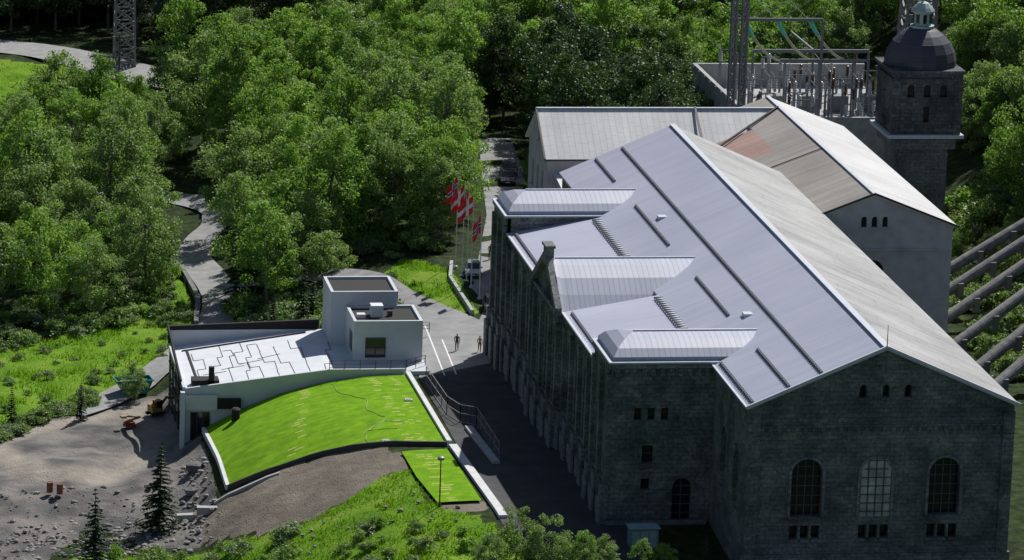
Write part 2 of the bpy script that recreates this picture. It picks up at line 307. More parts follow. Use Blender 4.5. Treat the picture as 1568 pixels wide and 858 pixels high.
def ribbon(name,pts,w,mat,off=.12,seg=1.0):
    P=[Vector(p) for p in pts]; out=[]
    for i in range(len(P)-1):
        p0=P[max(i-1,0)];p1=P[i];p2=P[i+1];p3=P[min(i+2,len(P)-1)]; n=max(2,int((p2-p1).length/seg))
        for k in range(n):
            t=k/n; out.append(.5*((2*p1)+(p2-p0)*t+(2*p0-5*p1+4*p2-p3)*t*t+(3*p1-p0-3*p2+p3)*t**3))
    out.append(P[-1]); mm=M(); nc=5; rows=[]
    for i,p in enumerate(out):
        d=(out[min(i+1,len(out)-1)]-out[max(i-1,0)]).normalized(); a=Vector((-d.y,d.x)); r=[]
        for k in range(nc):
            q=p+a*w*(k/(nc-1)-.5); r.append((q.x,q.y,H(q.x,q.y)+off+.12))
        rows.append(r)
    for r0,r1 in zip(rows,rows[1:]):
        for k in range(nc-1): mm.face([r0[k],r0[k+1],r1[k+1],r1[k]])
    return mm.obj(name,[mat]),out
drape("asphalt_street",[(-18.9,11),(-8,11),(-8.6,-20),(-15,-20),(-17.8,9)],ASPH_SHADE,.06)
drape("asphalt_street",[(-18.9,11),(-19.2,35),(-19.3,59.5),(-8,67),(-8,11)],ASPH_SHADE,.065)  # slanted end set on the building's shadow edge, so the tone change deepens it
drape("paved_yard",[(-19.3,59.51),(-18.3,66),(-18.2,77),(-16.5,92),(-18,100),(-15.6,99),(-12.2,88),(-9.9,82),(-8.2,88),(-8.7,97),(-6,108),(-1.6,130),(1,150),(4,172),(8,172),(6.2,150),(3,136),(0.5,122),(0.8,100),(2,92.5),(0,92),(0,80),(-8,80),(-8,67.01)],PAVE_SUN,.065)
ribbon("forest_road",[(-16.5,96),(-18.5,106),(-22,113),(-27,118),(-33,122)],3.2,ROADM)
ribbon("winding_road",[(-52,76),(-45,83.5),(-39.5,93),(-35,104),(-33.2,115),(-33.6,126),(-34.3,135),(-32.5,143),(-30,150),(-30.5,158),(-38,166),(-50,172)],3.9,ROADM)
ribbon("upper_road",[(-62,236),(-51,231),(-45,227),(-40,221),(-34,214),(-28,209)],8.5,ROADM)
mm=M()
for x0,y0,x1,y1 in((-16.8,60,-15.9,80),(-15.6,60.5,-15.0,74)):
    for k in range(10):
        a,b_=k/10,(k+1)/10; xa,ya,xb,yb=x0+(x1-x0)*a,y0+(y1-y0)*a,x0+(x1-x0)*b_,y0+(y1-y0)*b_
        za,zb=H(xa,ya)+.085,H(xb,yb)+.085; mm.face([(xa,ya,za),(xa+.16,ya,za),(xb+.16,yb,zb),(xb,yb,zb)])
mm.obj("parking_markings",[PAINT])
# ---------------------------------------------------------------- POWER STATION
ps=empty("power_station"); w=M(); r=M()
rz=lambda x: 13.35+.43*x if x<=11.5 else 13.35+.43*(23-x)
w.wall((0,0,0),(1,0,0),[(0,-6),(23,-6),(23,13.1),(11.5,18.0),(0,13.1)],
  [arch(5.2,3.5,8.6,2.7),arch(17.2,3.5,8.6,2.7)]+[rect(c+d,1.5,2.7,.75) for c in(5.2,11.2,17.2) for d in(-.95,0,.95)]+[arch(c,13.9,15.0,.6) for c in(9.7,11.7,13.6)],(0,-1,0),.7)
w.wall((0,0,0),(0,1,0),[(0,-6),(14.1,-6),(14.1,13.1),(0,13.1)],[arch(4.5,3.5,8.8,1.9),arch(9.6,3.5,8.8,1.9)],(-1,0,0),.6)
PX=-9.15; AX=-8.8; GX=-9.35
PB=[(14.1,22.0),(71.2,78.6)]
w.wall((PX,14.1,0),(1,0,0),[(0,-6),(-PX,-6),(-PX,13.1),(0,13.1)],[rect(c,8.2,9.3,.65) for c in(2.4,3.6,4.8)]+[rect(3.4,4.3,5.9,1.0),rect(3.3,1.9,2.9,.8),arch(6.6,-1.2,2.9,1.7)],(0,-1,0),.5)
def bay(y0,y1,x,ztop,wins,zc=9.3,ww=1.7):
    w.wall((x,y0,0),(0,1,0),[(0,-6),(y1-y0,-6),(y1-y0,ztop),(0,ztop)],[arch((y1-y0)*(i+.5)/wins,2.6,zc,ww) for i in range(wins)],(-1,0,0),.7)
for a,b_ in PB: bay(a,b_,PX,13.1,2)
bay(22,38.9,AX,11.3,4); bay(52.2,71.2,AX,11.3,4)
w.wall((GX,38.9,0),(0,1,0),[(0,-6),(13.3,-6),(13.3,11.6),(6.65,15.3),(0,11.6)],[arch(c,2.6,10.0,2.1) for c in(2.4,6.65,10.9)]+[arch(c,11.6,13.0,.6) for c in(5.6,6.65,7.7)],(-1,0,0),.7)
for ya,x,zt in((22,PX,13.1),(71.2,PX,13.1),(38.9,GX,11.6),(52.2,GX,11.6)): w.face([(x,ya,-6),(AX,ya,-6),(AX,ya,zt),(x,ya,zt)])
for ya in(22,71.2): w.face([(PX,ya,11),(0,ya,11),(0,ya,13.4),(PX,ya,13.4)])
w.face([(PX,78.6,-6),(0,78.6,-6),(0,78.6,13.2),(PX,78.6,13.2)]); w.face([(0,78.6,-6),(0,92,-6),(0,92,13.1),(0,78.6,13.1)])
w.face([(0,92,-6),(23,92,-6),(23,92,13.1),(11.5,92,18),(0,92,13.1)]); w.face([(23,0,-6),(23,92,-6),(23,92,13.1),(23,0,13.1)])
def stonearch(cx,z0,z1,wd,y,t=.28):
    A=arch(cx,z0,z1,wd,15)
    for a,b in zip(A[1:],A[2:]+A[:1]): w.beam((a[0],y-.05,a[1]),(b[0],y-.05,b[1]),.12,.12,3)
for cx in(5.2,11.2,17.2): stonearch(cx,3.5,8.72,2.95,0)
w.box(-.25,-.35,-6,23.25,-.003,.2,0)
for x in(.45,22.55): w.box(x-.5,-.22,.2,x+.5,-.004,12.6,0)
for i in range(29): x=.9+i*.76; w.box(x,-.16,10.9,x+.35,-.003,11.35,0)
w.box(1,-.2,11.35,22,-.003,11.55,0)
def fac(y0,y1,x,zt,n):
    w.box(x-.5,y0+.02,-6,x-.003,y1-.02,.6,3); w.box(x-.25,y0+.05,.6,x-.003,y1-.05,2.0,0)
    w.box(x-.35,y0+.01,zt-.45,x-.003,y1-.01,zt-.15,3)
    k=int((y1-y0)/.8)
    for i in range(k): yy=y0+.3+i*(y1-y0-.3)/k; w.box(x-.22,yy,zt-1.1,x-.002,yy+.38,zt-.46,0)
    for i in range(n+1):
        yy=y0+(y1-y0)*i/n; yy=min(max(yy,y0+.4),y1-.4); w.box(x-.65,yy-.5,-6,x-.001,yy+.5,2.4,3); w.box(x-.38,yy-.35,2.4,x-.0015,yy+.35,zt-1.2,0); w.box(x-.8,yy-.7,-6,x-.6,yy+.7,1.1,3)
fac(14.1,22,PX,13.5,2); fac(71.2,78.6,PX,13.5,2); fac(22,38.9,AX,11.7,4); fac(52.2,71.2,AX,11.7,4); fac(38.9,52.2,GX,11.7,3)
w.box(PX-.3,13.85,12.9,-.003,14.098,13.35,3)
for i in range(11): w.box(-8.9+i*.8,13.9,12.2,-8.5+i*.8,14.099,12.85,0)
w.box(PX-.2,13.7,-6,-.3,14.098,-.8,3)
for (a,b,c2,d) in((38.7,11.4,44.7,15.0),(52.4,11.4,46.3,15.0)):
    w.obox((GX-.25,(a+c2)/2,(b+d)/2+.35),(.30,0,0),(0,(c2-a)/2,(d-b)/2),(0,0,.36),3)
w.box(GX-.5,44.6,14.7,GX+.2,46.4,16.4,3); w.box(GX-.65,44.4,16.4,GX+.3,46.6,16.65,3)
w.obj("stone_walls",[STONE,GLASS,FRAME,STONE2],ps)
cw=M(); cw.wall((9.7,-.06,0),(1,0,0),[(0.1,3.45),(2.9,3.45)]+[(1.5+1.4*math.cos(math.pi*i/12),7.25+1.4*math.sin(math.pi*i/12)) for i in range(13)],[],(0,-1,0),0,0)
cwf=M()
for i in range(5): x=9.85+.0+i*.675; cwf.beam((x,-.09,3.5),(x,-.09,8.6 if i in(2,) else (8.4 if i in(1,3) else 7.4)),.05)
for i in range(7): z=3.9+i*.75; cwf.beam((9.85,-.1,z),(12.55,-.1,z),.04) if z<7.6 else cwf.beam((10.2,-.1,z),(12.2,-.1,z),.04)
cw.obj("centre_window_panes",[PANE],ps); cwf.obj("centre_window_frame",[FRAME],ps)
r.slab([(-.3,-.3,rz(-.3)),(11.5,-.3,18.3),(11.5,92.3,18.3),(-.3,92.3,rz(-.3))],.22,0,2)
r.slab([(11.5,-.3,18.3),(23.4,-.3,rz(23.4)),(23.4,92.3,rz(23.4)),(11.5,92.3,18.3)],.22,1,2)
for y0,y1 in((22,38.9),(52.2,71.2)): r.slab([(AX-.35,y0+.02,11.68),(0.3,y0+.02,13.36),(.3,y1-.02,13.36),(AX-.35,y1-.02,11.68)],.2,0,2)
for y0,y1 in PB:
    yc=(y0+y1)/2; r.box(PX-.35,y0-.35,13.35,.4,y1+.3,13.5,2); r.box(PX+.1,y0+.1,13.5,1.5,y1-.1,13.85,4)
    ph=[(0,13.85),(.8,14.45),(2.1,14.95),((y1-y0)/2-.1,15.25)]; L=[]
    for d,z in ph: L.append((PX+.1+d*.62,y0+.1+d,y1-.1-d,z))
    for (xa,ya,yb,za),(xb,yc1,yd,zb) in zip(L,L[1:]):
        r.face([(xa,ya,za),(6,ya,za),(6,yc1,zb),(xb,yc1,zb)],3); r.face([(xa,yb,za),(xb,yd,zb),(6,yd,zb),(6,yb,za)],3); r.face([(xa,yb,za),(xa,ya,za),(xb,yc1,zb),(xb,yd,zb)],0)
    r.box(L[-1][0],yc-.12,15.24,4.4,yc+.12,15.34,2)
pr=[(0,15.25),(1.6,14.95),(3.4,14.15),(5.1,12.95),(6.75,11.6)]
for sg in(-1,1):
    for (d0,z0),(d1,z1) in zip(pr,pr[1:]):
        q=[(GX+.05,45.5+sg*d0,z0),(6,45.5+sg*d0,z0),(6,45.5+sg*d1,z1),(GX+.05,45.5+sg*d1,z1)]; r.face(q if sg<0 else q[::-1],3)
    for (d0,z0),(d1,z1) in zip(pr,pr[1:]): r.beam((GX+.2,45.5+sg*d0,z0+.05),(GX+.2,45.5+sg*d1,z1+.05),.16,.06,2)
r.box(GX,45.38,15.23,4.5,45.62,15.35,2)
r.beam((11.5,-.35,18.36),(11.5,92.3,18.36),.28,.05,2)
for a,b in(((-.3,-.33,rz(-.3)+.04),(11.5,-.33,18.36)),((11.5,-.33,18.36),(23.4,-.33,rz(23.4)+.04))): r.beam(a,b,.12,.12,2)
r.beam((-.35,-.3,rz(-.35)),(-.35,13.7,rz(-.35)),.1,.08,2)
for y0,y1 in((22.4,38.6),(52.6,70.8)): r.beam((AX-.4,y0,11.68),(AX-.4,y1,11.68),.13,.08,2)
r.obj("roofs",[ZINC,RIGHTR,WHITEM,ZINCX,BLUEM],ps)
g=M()
def guard(x,y0,y1,zf,off=.1):
    n=int((y1-y0)/.55); g.beam((x,y0,zf(x)+.16),(x,y1,zf(x)+.16),.03,.03); g.beam((x+.12,y0,zf(x)+.2),(x+.12,y1,zf(x)+.2),.03,.03)
    for i in range(n): yy=y0+i*(y1-y0)/n; g.box(x-.10,yy,zf(x)-.05,x+.14,yy+.16,zf(x)+.22)
guard(6.05,0.3,91.5,rz)
for a,b in((.3,13),(24.8,39.5),(52.2,69.5),(80.5,91.5)): guard(3.3,a,b,rz)
az_=lambda x: 13.36+(x-.3)*.178
for a,b in((23.5,38),(53.5,70.5)): guard(AX+.25,a,b,az_)
guard(.2,.2,13.5,rz)
g.obj("snow_guards",[plain("snow_guard_steel",(.17,.175,.21))],ps)
g=M()
for a,b in((26,37.5),(54,69.5)):
    g.slab([(-.9,a,az_(-.9)+.12),(-.1,a,az_(-.1)+.12),(-.1,b,az_(-.1)+.12),(-.9,b,az_(-.9)+.12)],.1,0)
    k=int((b-a)/.75)
    for i in range(k+1): y=a+i*(b-a)/k; g.box(-.95,y-.03,az_(-.9)+.1,-.05,y+.03,az_(-.1)+.16,1)
for x,y in((4.7,23),(4.6,62)): g.box(x-.45,y-.5,rz(x)-.2,x+.45,y+.5,rz(x)+.16,0)
g.obj("roof_skylights",[WHITEM,GALV],ps)
g=M(); g.cyl((11.5,-.2,18.3),(11.5,-.2,20.3),.05,.02); g.obj("lightning_rod",[DARKM],ps)
# ---------------------------------------------------------------- rear halls
rh=empty("rear_hall"); w=M()
w.wall((20.2,73,0),(1,0,0),[(0,-6),(16.8,-6),(16.8,12),(8.4,15.1),(0,12)],[arch(c,11.7,12.8,.6) for c in(7.5,8.6,9.7)]+[arch(8.6,4.5,8.3,2.4)],(0,-1,0),.5,0,1,2)
w.wall((37,73,0),(0,1,0),[(0,-6),(47,-6),(47,11.9),(0,11.9)],[],(1,0,0),.5)
w.box(20.2,72.8,9.3,36.9,72.998,9.5,0)
w.face([(20.2,73,-6),(20.2,110,-6),(20.2,110,12),(20.2,73,12)])
w.wall((1.7,110.5,0),(1,0,0),[(0,-6),(20,-6),(20,11),(0,11)],[rect(c,6,9,1.6) for c in range(3,20,4)],(0,-1,0),.4)
w.wall((1.7,110.5,0),(0,1,0),[(0,-6),(12.1,-6),(12.1,11),(6.05,15),(0,11)],[rect(c,6,8.8,1.3) for c in(3,6.05,9.1)]+[rect(6.05,11.6,12.6,.7)]+[rect(c,1,3.8,1.3) for c in(3,9.1)],(-1,0,0),.4)
w.face([(1.7,122.6,-6),(37,122.6,-6),(37,122.6,11),(1.7,122.6,11)])
w.box(2.8,102.5,-6,20,110.49,8.2,0); w.wall((2.79,102.5,0),(0,1,0),[(0,-6),(8,-6),(8,8.2),(0,8.2)],[rect(c,4.5,7,1.2) for c in(2,4.2,6.4)],(-1,0,0),.3)
w.obj("plaster_walls",[PLAST,GLASS,FRAME],rh)
r=M()
hz=lambda x: 15.2-abs(x-28.6)*.381
r.slab([(19.8,72.7,hz(19.8)),(28.6,72.7,15.2),(28.6,101,15.2),(19.8,101,hz(19.8))],.22,1,4)
r.slab([(19.8,101.005,hz(19.8)),(24.6,101.005,hz(24.6)),(24.6,112,hz(24.6)),(19.8,112,hz(19.8))],.22,2,4)
r.slab([(24.605,101.005,hz(24.605)),(28.6,101.005,15.2),(28.6,122.8,15.2),(24.605,122.8,hz(24.605))],.22,1,4)
r.slab([(28.6,72.7,15.2),(37.5,72.7,hz(37.5)),(37.5,122.8,hz(37.5)),(28.6,122.8,15.2)],.22,3,4)
r.slab([(1.3,110,10.75),(28,110,10.75),(28,116.55,15.1),(1.3,116.55,15.1)],.22,0,4)
r.slab([(1.3,116.55,15.1),(28,116.55,15.1),(28,123.1,10.75),(1.3,123.1,10.75)],.22,0,4)
r.slab([(2.4,102.2,8.2),(20,102.2,8.2),(20,110.5,9.2),(2.4,110.5,9.2)],.18,0,4)
r.beam((28.6,72.6,15.26),(28.6,122.8,15.26),.22,.05,4); r.beam((1.3,116.55,15.16),(28,116.55,15.16),.2,.05,4)
r.beam((19.8,72.65,hz(19.8)),(28.6,72.65,15.25),.1,.1,5); r.beam((28.6,72.65,15.25),(37.5,72.65,hz(37.5)),.1,.1,5); r.beam((1.28,110,10.8),(1.28,116.55,15.15),.1,.1,5);r.beam((1.3,109.95,10.7),(20,109.95,10.7),.1,.1,5)
r.beam((19,109.8,11.3),(19,116.5,15.3),.12,.05,5);r.beam((19.9,95,hz(19.9)+.08),(28.5,95,15.28),.05,.04,5)
r.beam((19.9,108.6,hz(19.9)+.4),(28.4,116.6,15.3),.12,.08,5)
r.obj("hall_roofs",[WHITER,BROWNR,REDR,WHITERY,WHITEM,DARKM],rh)
r=M(); r.box(37,95,-5,41.5,121,7.5,0); r.slab([(37,94.7,9.6),(41.9,94.7,7.6),(41.9,121.3,7.6),(37,121.3,9.6)],.2,1); r.obj("side_annex",[PLAST,WHITERY],rh)
# ---------------------------------------------------------------- stone tower
st=empty("stone_tower"); w=M(); X0,X1,Y0,Y1=43.4,51.2,124,131.8; TW=X1-X0
w.wall((X0,Y0,0),(1,0,0),[(0,10.6),(TW,10.6),(TW,17.6),(0,17.6)],[rect(3.9,12,13.8,.7),arch(2.0,14.9,16.3,.8),arch(5.8,14.9,16.3,.8),arch(3.9,14.9,16.3,.8)],(0,-1,0),.4)
w.wall((X0,Y0,0),(0,1,0),[(0,10.6),(TW,10.6),(TW,17.6),(0,17.6)],[rect(3.9,12,13.8,.7),arch(3.9,14.9,16.3,.8)],(-1,0,0),.4)
w.box(X0+.01,Y0+.6,10.6,X1,Y1,17.6,0)
for x in(X0-.15,X1-.75): w.box(x,Y0-.15,10.6,x+.9,Y0-.003,17.6,0)
w.box(X0+1,Y0+.6,-6,X1-1,Y1-1,10.2,3); w.box(X0-.5,Y0-.5,10.2,X1+.5,Y1+.5,10.6,4); w.box(X0+.3,Y0,8.9,X1-.3,Y1,10.2,3)
w.box(X0-.25,Y0-.25,16.7,X1+.25,Y1+.25,17.0,0); w.box(X0-.35,Y0-.35,17.6,X1+.35,Y1+.35,17.95,0)
w.obj("tower_walls",[TOWST,GLASS,FRAME,STONE2,WHITEM],st)
d=M(); cx,cy=(X0+X1)/2,(Y0+Y1)/2; pr=[(4.1,0),(4.1,.7),(3.85,1.7),(3.3,2.7),(2.5,3.5),(1.8,4.0),(1.2,4.3)]; d.lathe((cx,cy,17.95),pr,16,0,math.pi/16)
d.obj("dome_roof",[seammat("dark_slate_dome",(.04,.045,.065),(.07,.078,.105),axis=2,pitch=.35,rough=.6,streak=.1)],st)
d=M(); d.lathe((cx,cy,22.2),[(1.4,0),(1.4,.25),(1.05,.3),(1.05,1.7),(1.35,1.75),(1.35,1.95),(1.1,2.3),(.65,2.8),(.15,3.0),(.1,3.7),(0,3.8)],12,0)
for k in range(8): t=k*math.pi/4; d.obox((cx+1.06*math.cos(t),cy+1.06*math.sin(t),23.25),(.03*math.cos(t),.03*math.sin(t),0),(-.2*math.sin(t),.2*math.cos(t),0),(0,0,.5),1)
d.obj("lantern",[plain("copper_green",(.32,.42,.42)),GLASS],st)
# ---------------------------------------------------------------- switchyard
sy=empty("switchyard"); w=M()
w.box(32,150,-5,32.5,180,8,0); w.box(32.5,150,-5,54,150.5,7.2,0); w.box(32.5,179.5,-5,54,180,8,0); w.box(32.5,150.5,4,54,179.5,5.2,0)
for k in range(9): w.box(31.85,152+k*3.3,-5,31.997,152.4+k*3.3,7.9,0)
w.obj("concrete_parapet",[CONC],sy)
def lattice(g,x,y,z0,z1,w0,w1,step,t=.05):
    n=max(1,int((z1-z0)/step)); L=[]
    for i in range(n+1):
        s=w0+(w1-w0)*i/n; z=z0+(z1-z0)*i/n; L.append([(x-s,y-s,z),(x+s,y-s,z),(x+s,y+s,z),(x-s,y+s,z)])
    for a,b in zip(L,L[1:]):
        for k in range(4): j=(k+1)%4; g.beam(a[k],b[k],t*1.5); g.beam(a[k],b[j],t); g.beam(a[j],b[k],t); g.beam(b[k],b[j],t)
g=M()
for x in(31.0,32.3): lattice(g,x,152.5,2,24,.35,.3,1.2,.06)
for y in(166,):
    for x in(36.5,44,51): g.beam((x,y,5),(x,y,12.2),.13)
    g.beam((36.5,y,12.2),(51,y,12.2),.14,.2)
g.beam((44,166,12.3),(44,178,12.3),.1,.15)
g.obj("steel_gantries",[GALV],sy)
g=M()
rr=random.Random(3)
for yy in(152.5,155,158,161.5,165,170,175):
    for k in range(9):
        x=34.5+k*2.1+rr.uniform(-.3,.3); hh=rr.uniform(1.6,4.2); g.beam((x,yy,5.2),(x,yy,5.2+hh),.12,mi=1)
        g.lathe((x,yy,5.2+hh),[(.12,0),(.28,.1),(.12,.2),(.28,.3),(.12,.4),(.28,.5),(.12,.6),(.28,.7),(.12,.8),(.28,.9),(.12,1.0),(.28,1.1),(.12,1.3),(.0,1.35)],8,0 if rr.random()<.5 else 2)
        if k%2==0: g.cyl((x,yy,6.6+hh),(x+2.1,yy,6.6+hh),.07,n=6,mi=1)
        if rr.random()<.5: g.cyl((x,yy,6.6+hh),(x,yy+3.4,6.9+hh),.05,n=5,mi=1)
for k in range(4): x=38+k*4; g.box(x,163,5.2,x+2,165,7.2,4)
g.obj("insulator_posts",[plain("porcelain_brown",(.16,.10,.08),.3),GALV,plain("porcelain_white",(.6,.6,.6),.3),DARKM,plain("transformer_grey",(.25,.28,.28))],sy)
g=M()
def sag(p,q,s,n=10): return [Vector(p).lerp(Vector(q),i/n)-Vector((0,0,s*4*(i/n)*(1-i/n))) for i in range(n+1)]
for k in range(3):
    p=(33.5+k*4.0,158,17.4); q=(38.9+k*4.2,159,12.3)
    S=sag(p,q,1.3,16)
    for dy in(-.3,.3):
        for i,(a,b) in enumerate(zip(S,S[1:])):
            g.cyl(a+Vector((dy*.5,dy,0)),b+Vector((dy*.5,dy,0)),.17 if i<3 else .08,n=6,mi=1 if i<3 else 0)
    g.lathe((p[0],p[1],p[2]-.2),[(.0,0),(.35,.1),(.35,.3),(0,.4)],8,1)
    S2=sag(p,(p[0]-25,120+150,50),1,8)
    for a,b in zip(S2,S2[1:]): g.cyl(a,b,.04,n=5,mi=2)
    S3=sag((p[0],158,17.5),(60,170,30+k*2),1.5,8)
    for a,b in zip(S3,S3[1:]): g.cyl(a,b,.04,n=5,mi=2)
    g.beam((q[0],159,12.3),(q[0],159,5.2),.1,mi=2)
g.beam((31.5,157.6,17.6),(43,157.6,17.6),.12,.18,mi=2); g.beam((43,157.6,17.6),(43,157.6,5),.14,mi=2)
g.beam((38,157.8,12.6),(49,157.8,12.6),.12,.18,mi=2)
g.obj("conductors",[plain("pale_conductor",(.6,.6,.45),.4),plain("teal_insulator",(.15,.6,.5),.3),GALV],sy)
g=M(); lattice(g,58,170,6,42,2.0,1.3,2.4,.11)
for z in(27,33): g.beam((52,170,z),(64,170,z),.15)
g.obj("transmission_pylon",[GALV])
# penstocks
pp=empty("penstock_pipes"); w=M()
for i,(y,dy) in enumerate(((96,9),(90,11),(83,13),(75,15),(66,17),(59,19))):
    a=Vector((36.5,y-4,-.8)); b=Vector((72,y-4+dy*1.5,15.6)); w.cyl(a,b,.6,n=16,mi=0)
    for k in range(9):
        p=a.lerp(b,(k+.5)/9); w.obox(p-Vector((0,0,.6)),(.3,0,0),(0,.85,0),(0,0,.75),1)
w.obj("steel_pipes",[noisemat("penstock_steel",(.12,.12,.125),(.25,.25,.25),scale=1.5),plain("dark_concrete",(.17,.17,.165))],pp)
NO_RAY_SHIFT={o.name for o in bpy.data.objects if o.name.split('.')[0] in("power_station","rear_hall","stone_tower","switchyard","transmission_pylon","penstock_pipes")}
g=M(); lattice(g,-35.8,219,-1,32,1.35,.9,1.7,.08); g.obj("transmission_pylon",[GALV])
g=M(); g.cyl((-37.5,205,-1),(-37.5,205,7),.15,.1); g.beam((-38.5,205,6.5),(-36.5,205,6.5),.08); g.obj("utility_pole",[BARK])
# ---------------------------------------------------------------- visitor centre
vc=empty("visitor_centre"); w=M()
dz=lambda x: max(-1.3,min(.5,-1.3+(x+42)*1.8/14))
ft=[(-42,dz(-42)),(-38,dz(-38)),(-33,dz(-33)),(-28,.5),(-20.5,.5)]
w.face([(x,60,z+.15) for x,z in ft][::-1]+[(-42,60,-8.5),(-20.5,60,-8.5)][0:2],0)
w.face([(-42.0,60,-8.5),(-42,77,-8.5),(-42,77,-1.1),(-42,60,-1.1)],3)
w.face([(-42,77,-8.5),(-20,77,-8.5),(-20,77,.5),(-42,77,.5)],0)
for (x0,z0),(x1,z1) in zip(ft,ft[1:]): w.face([(x0,60.3,z0),(x1,60.3,z1),(x1,77,z1),(x0,77,z0)],1)
w.box(-20.5,60.3,-.5,-18.2,70,.48,0)
for (x0,z0),(x1,z1) in zip(ft,ft[1:]): w.beam((x0,60.12,z0+.12),(x1,60.12,z1+.12),.15,.2,0)
w.beam((-42.07,60,-1.05),(-42.07,76.9,-1.05),.13,.2,0)
w.face([(-42.2,77.05,-1.3),(-27,77.05,.5),(-27,77.05,1.5),(-42.2,77.05,.9)],2); w.face([(-42.2,77.4,.9),(-27,77.4,1.5),(-27,77.05,1.5),(-42.2,77.05,.9)],2)
w.beam((-42.2,62,-.9),(-42.2,77.2,.8),.08,.3,2)
rr=random.Random(11)
for k in range(9):
    x=-40.2+k*1.5; y=61+ (2.5 if k<2 else 0); pts=[]
    while y<(74.5-abs(k-4)*.7):
        pts.append((x,y)); 
        ny=y+rr.uniform(2.0,5.5); pts.append((x+rr.uniform(-.1,.1),ny)); y=ny
        if k<5 or rr.random()<.4: x+=rr.choice((-.9,.9,.5)); 
    for a,b in zip(pts,pts[1:]):
        if a[1]>76 or b[1]>76.5: continue
        w.beam((a[0],a[1],dz(a[0])+.02),(b[0],b[1],dz(b[0])+.02),.025,.02,2)
for k in range(4): x=-39.8+k*1.9; w.beam((x,65+k*1.1,dz(x)+.02),(x+2.3,65.2+k*1.3,dz(x+2.3)+.02),.025,.02,2)
w.beam((-40.5,62.5,-1.05),(-40.5,75,-1.05),.10,.05,2); w.beam((-41,74.8,-1.1),(-28.5,75.8,.52),.10,.04,2)
w.box(-41.2,60.9,-1.3,-38.6,62.6,-.45,2); w.box(-39.6,60.9,-1.2,-39.1,61.4,.9,2); w.box(-38.4,60.6,-1.2,-33.5,60.9,-.75,2)
for k in range(6): w.beam((-42.06,60.2+k*3.2,-8),(-42.06,60.2+k*3.2,-1.3),.05,.05,4)
for z in(-6.2,-4.3,-2.7): w.beam((-42.07,60,z),(-42.07,77,z),.04,.04,4)
w.box(-42.5,59.6,-3.1,-38.9,60,-1.6,0); w.box(-41.4,59.95,-7.9,-39.6,59.99,-3.4,3); w.box(-38.9,59.5,-3.0,-36.6,60,-2.0,2)
for k in range(4): x=-41.4+k*.6; w.beam((x,59.92,-7.9),(x,59.92,-3.4),.04,.04,4)
w.box(-42.45,59.2,-8.4,-42.05,60,-1.2,0)
w.box(-26.7,70.5,-2,-20.0,77.0,5.8,5); w.box(-25.2,64,.2,-18.4,70.5,4.4,5)
for x0,y0,x1,y1,z in((-26.7,70.5,-20.0,77.0,5.8),(-25.2,64,-18.4,70.5,4.4)):
    w.box(x0+.35,y0+.35,z,x1-.35,y1-.35,z+.02,2)
    for a in((x0,y0,x1,y0+.3),(x0,y1-.3,x1,y1),(x0,y0+.3,x0+.3,y1-.3),(x1-.3,y0+.3,x1,y1-.3)): w.box(a[0],a[1],z+.002,a[2],a[3],z+.28,0)
w.box(-23.2,66.5,4.4,-22,67.8,5.6,1); w.box(-24.6,66.2,4.4,-23.8,67,4.8,1); w.cyl((-21.3,67,4.4),(-21.3,67,5.0),.3,mi=4)
w.box(-24.0,63.95,1.0,-22.1,63.99,2.9,3)
for z in(1.0,1.95,2.9): w.beam((-24.05,63.92,z),(-22.05,63.92,z),.05,.05,4)
for x in(-24.0,-23.05,-22.1): w.beam((x,63.92,1.0),(x,63.92,2.9),.05,.05,4)
w.box(-25.25,65,1.3,-25.21,67,3.2,3)
w.obj("building_shell",[WGREY,DECK,BLACK,GLASS,DARKM,WGREY],vc)
rl=M()
def railing(p,q,hh=1.05,sp=1.5):
    p,q=Vector(p),Vector(q); n=max(1,int((q-p).length/sp))
    for i in range(n+1): a=p.lerp(q,i/n); rl.beam(a,a+Vector((0,0,hh)),.03,.03)
    for z in(.35,.7,1.05): rl.beam(p+Vector((0,0,z)),q+Vector((0,0,z)),.02,.02)
railing((-28,60.2,.6),(-20.5,60.2,.6)); railing((-20.5,60.2,.6),(-18.3,62.5,.5)); railing((-18.2,70,.1),(-18.0,77,.1)); railing((-18,77,.1),(-15.8,77,.1))
rl.obj("railings",[DARKM],vc)
def LH(x,y): return H(x,y)+.15
LP=[(-20.6,59.9),(-20.2,35.5),(-23.5,36.2),(-27.2,38.2),(-31,40.2),(-39.4,42.4),(-40,59.9)]
drape("turf_lawn",LP,LAWN,.12,.8,LH); L2=[(-24.6,33.6),(-20.4,33.6),(-19.8,17),(-23.7,17),(-24.4,25.2)]; drape("turf_lawn",L2[::-1],LAWN,.25,.8)
w=M()
def edge(pts,wd,top,bot,mi,hf=LH):
    for a,b in zip(pts,pts[1:]):
        n=max(1,int((Vector(b)-Vector(a)).length/1.2))
        for i in range(n):
            p=Vector(a).lerp(Vector(b),i/n); q=Vector(a).lerp(Vector(b),(i+1)/n); d=(q-p).normalized(); s=Vector((-d.y,d.x))*wd/2
            zp,zq=hf(*p),hf(*q); c=[(p-s,zp),(q-s,zq),(q+s,zq),(p+s,zp)]; w.slab([(v.x,v.y,z+top) for v,z in c],top+bot,mi)
edge([(-20.35,60),(-19.95,35.3)],.45,.4,1.5,0); edge([(-40.15,60),(-39.55,42.2)],.35,.3,2.6,0); edge([(-39.5,42.2),(-31,40.0),(-27.2,38.0),(-23.5,36.0),(-20.2,35.3)],.3,.3,1.6,1)
edge([(-19.7,34.8),(-18.6,12.5)],.75,.35,1,0,H); edge([(-40.9,41),(-35,39.8)],.5,.2,1,2,H)
edge([(-17.3,41),(-16.6,29)],.7,.35,.4,2,H)
w.obj("retaining_kerbs",[WCONC,plain("dark_edging",(.06,.055,.05)),CONC])
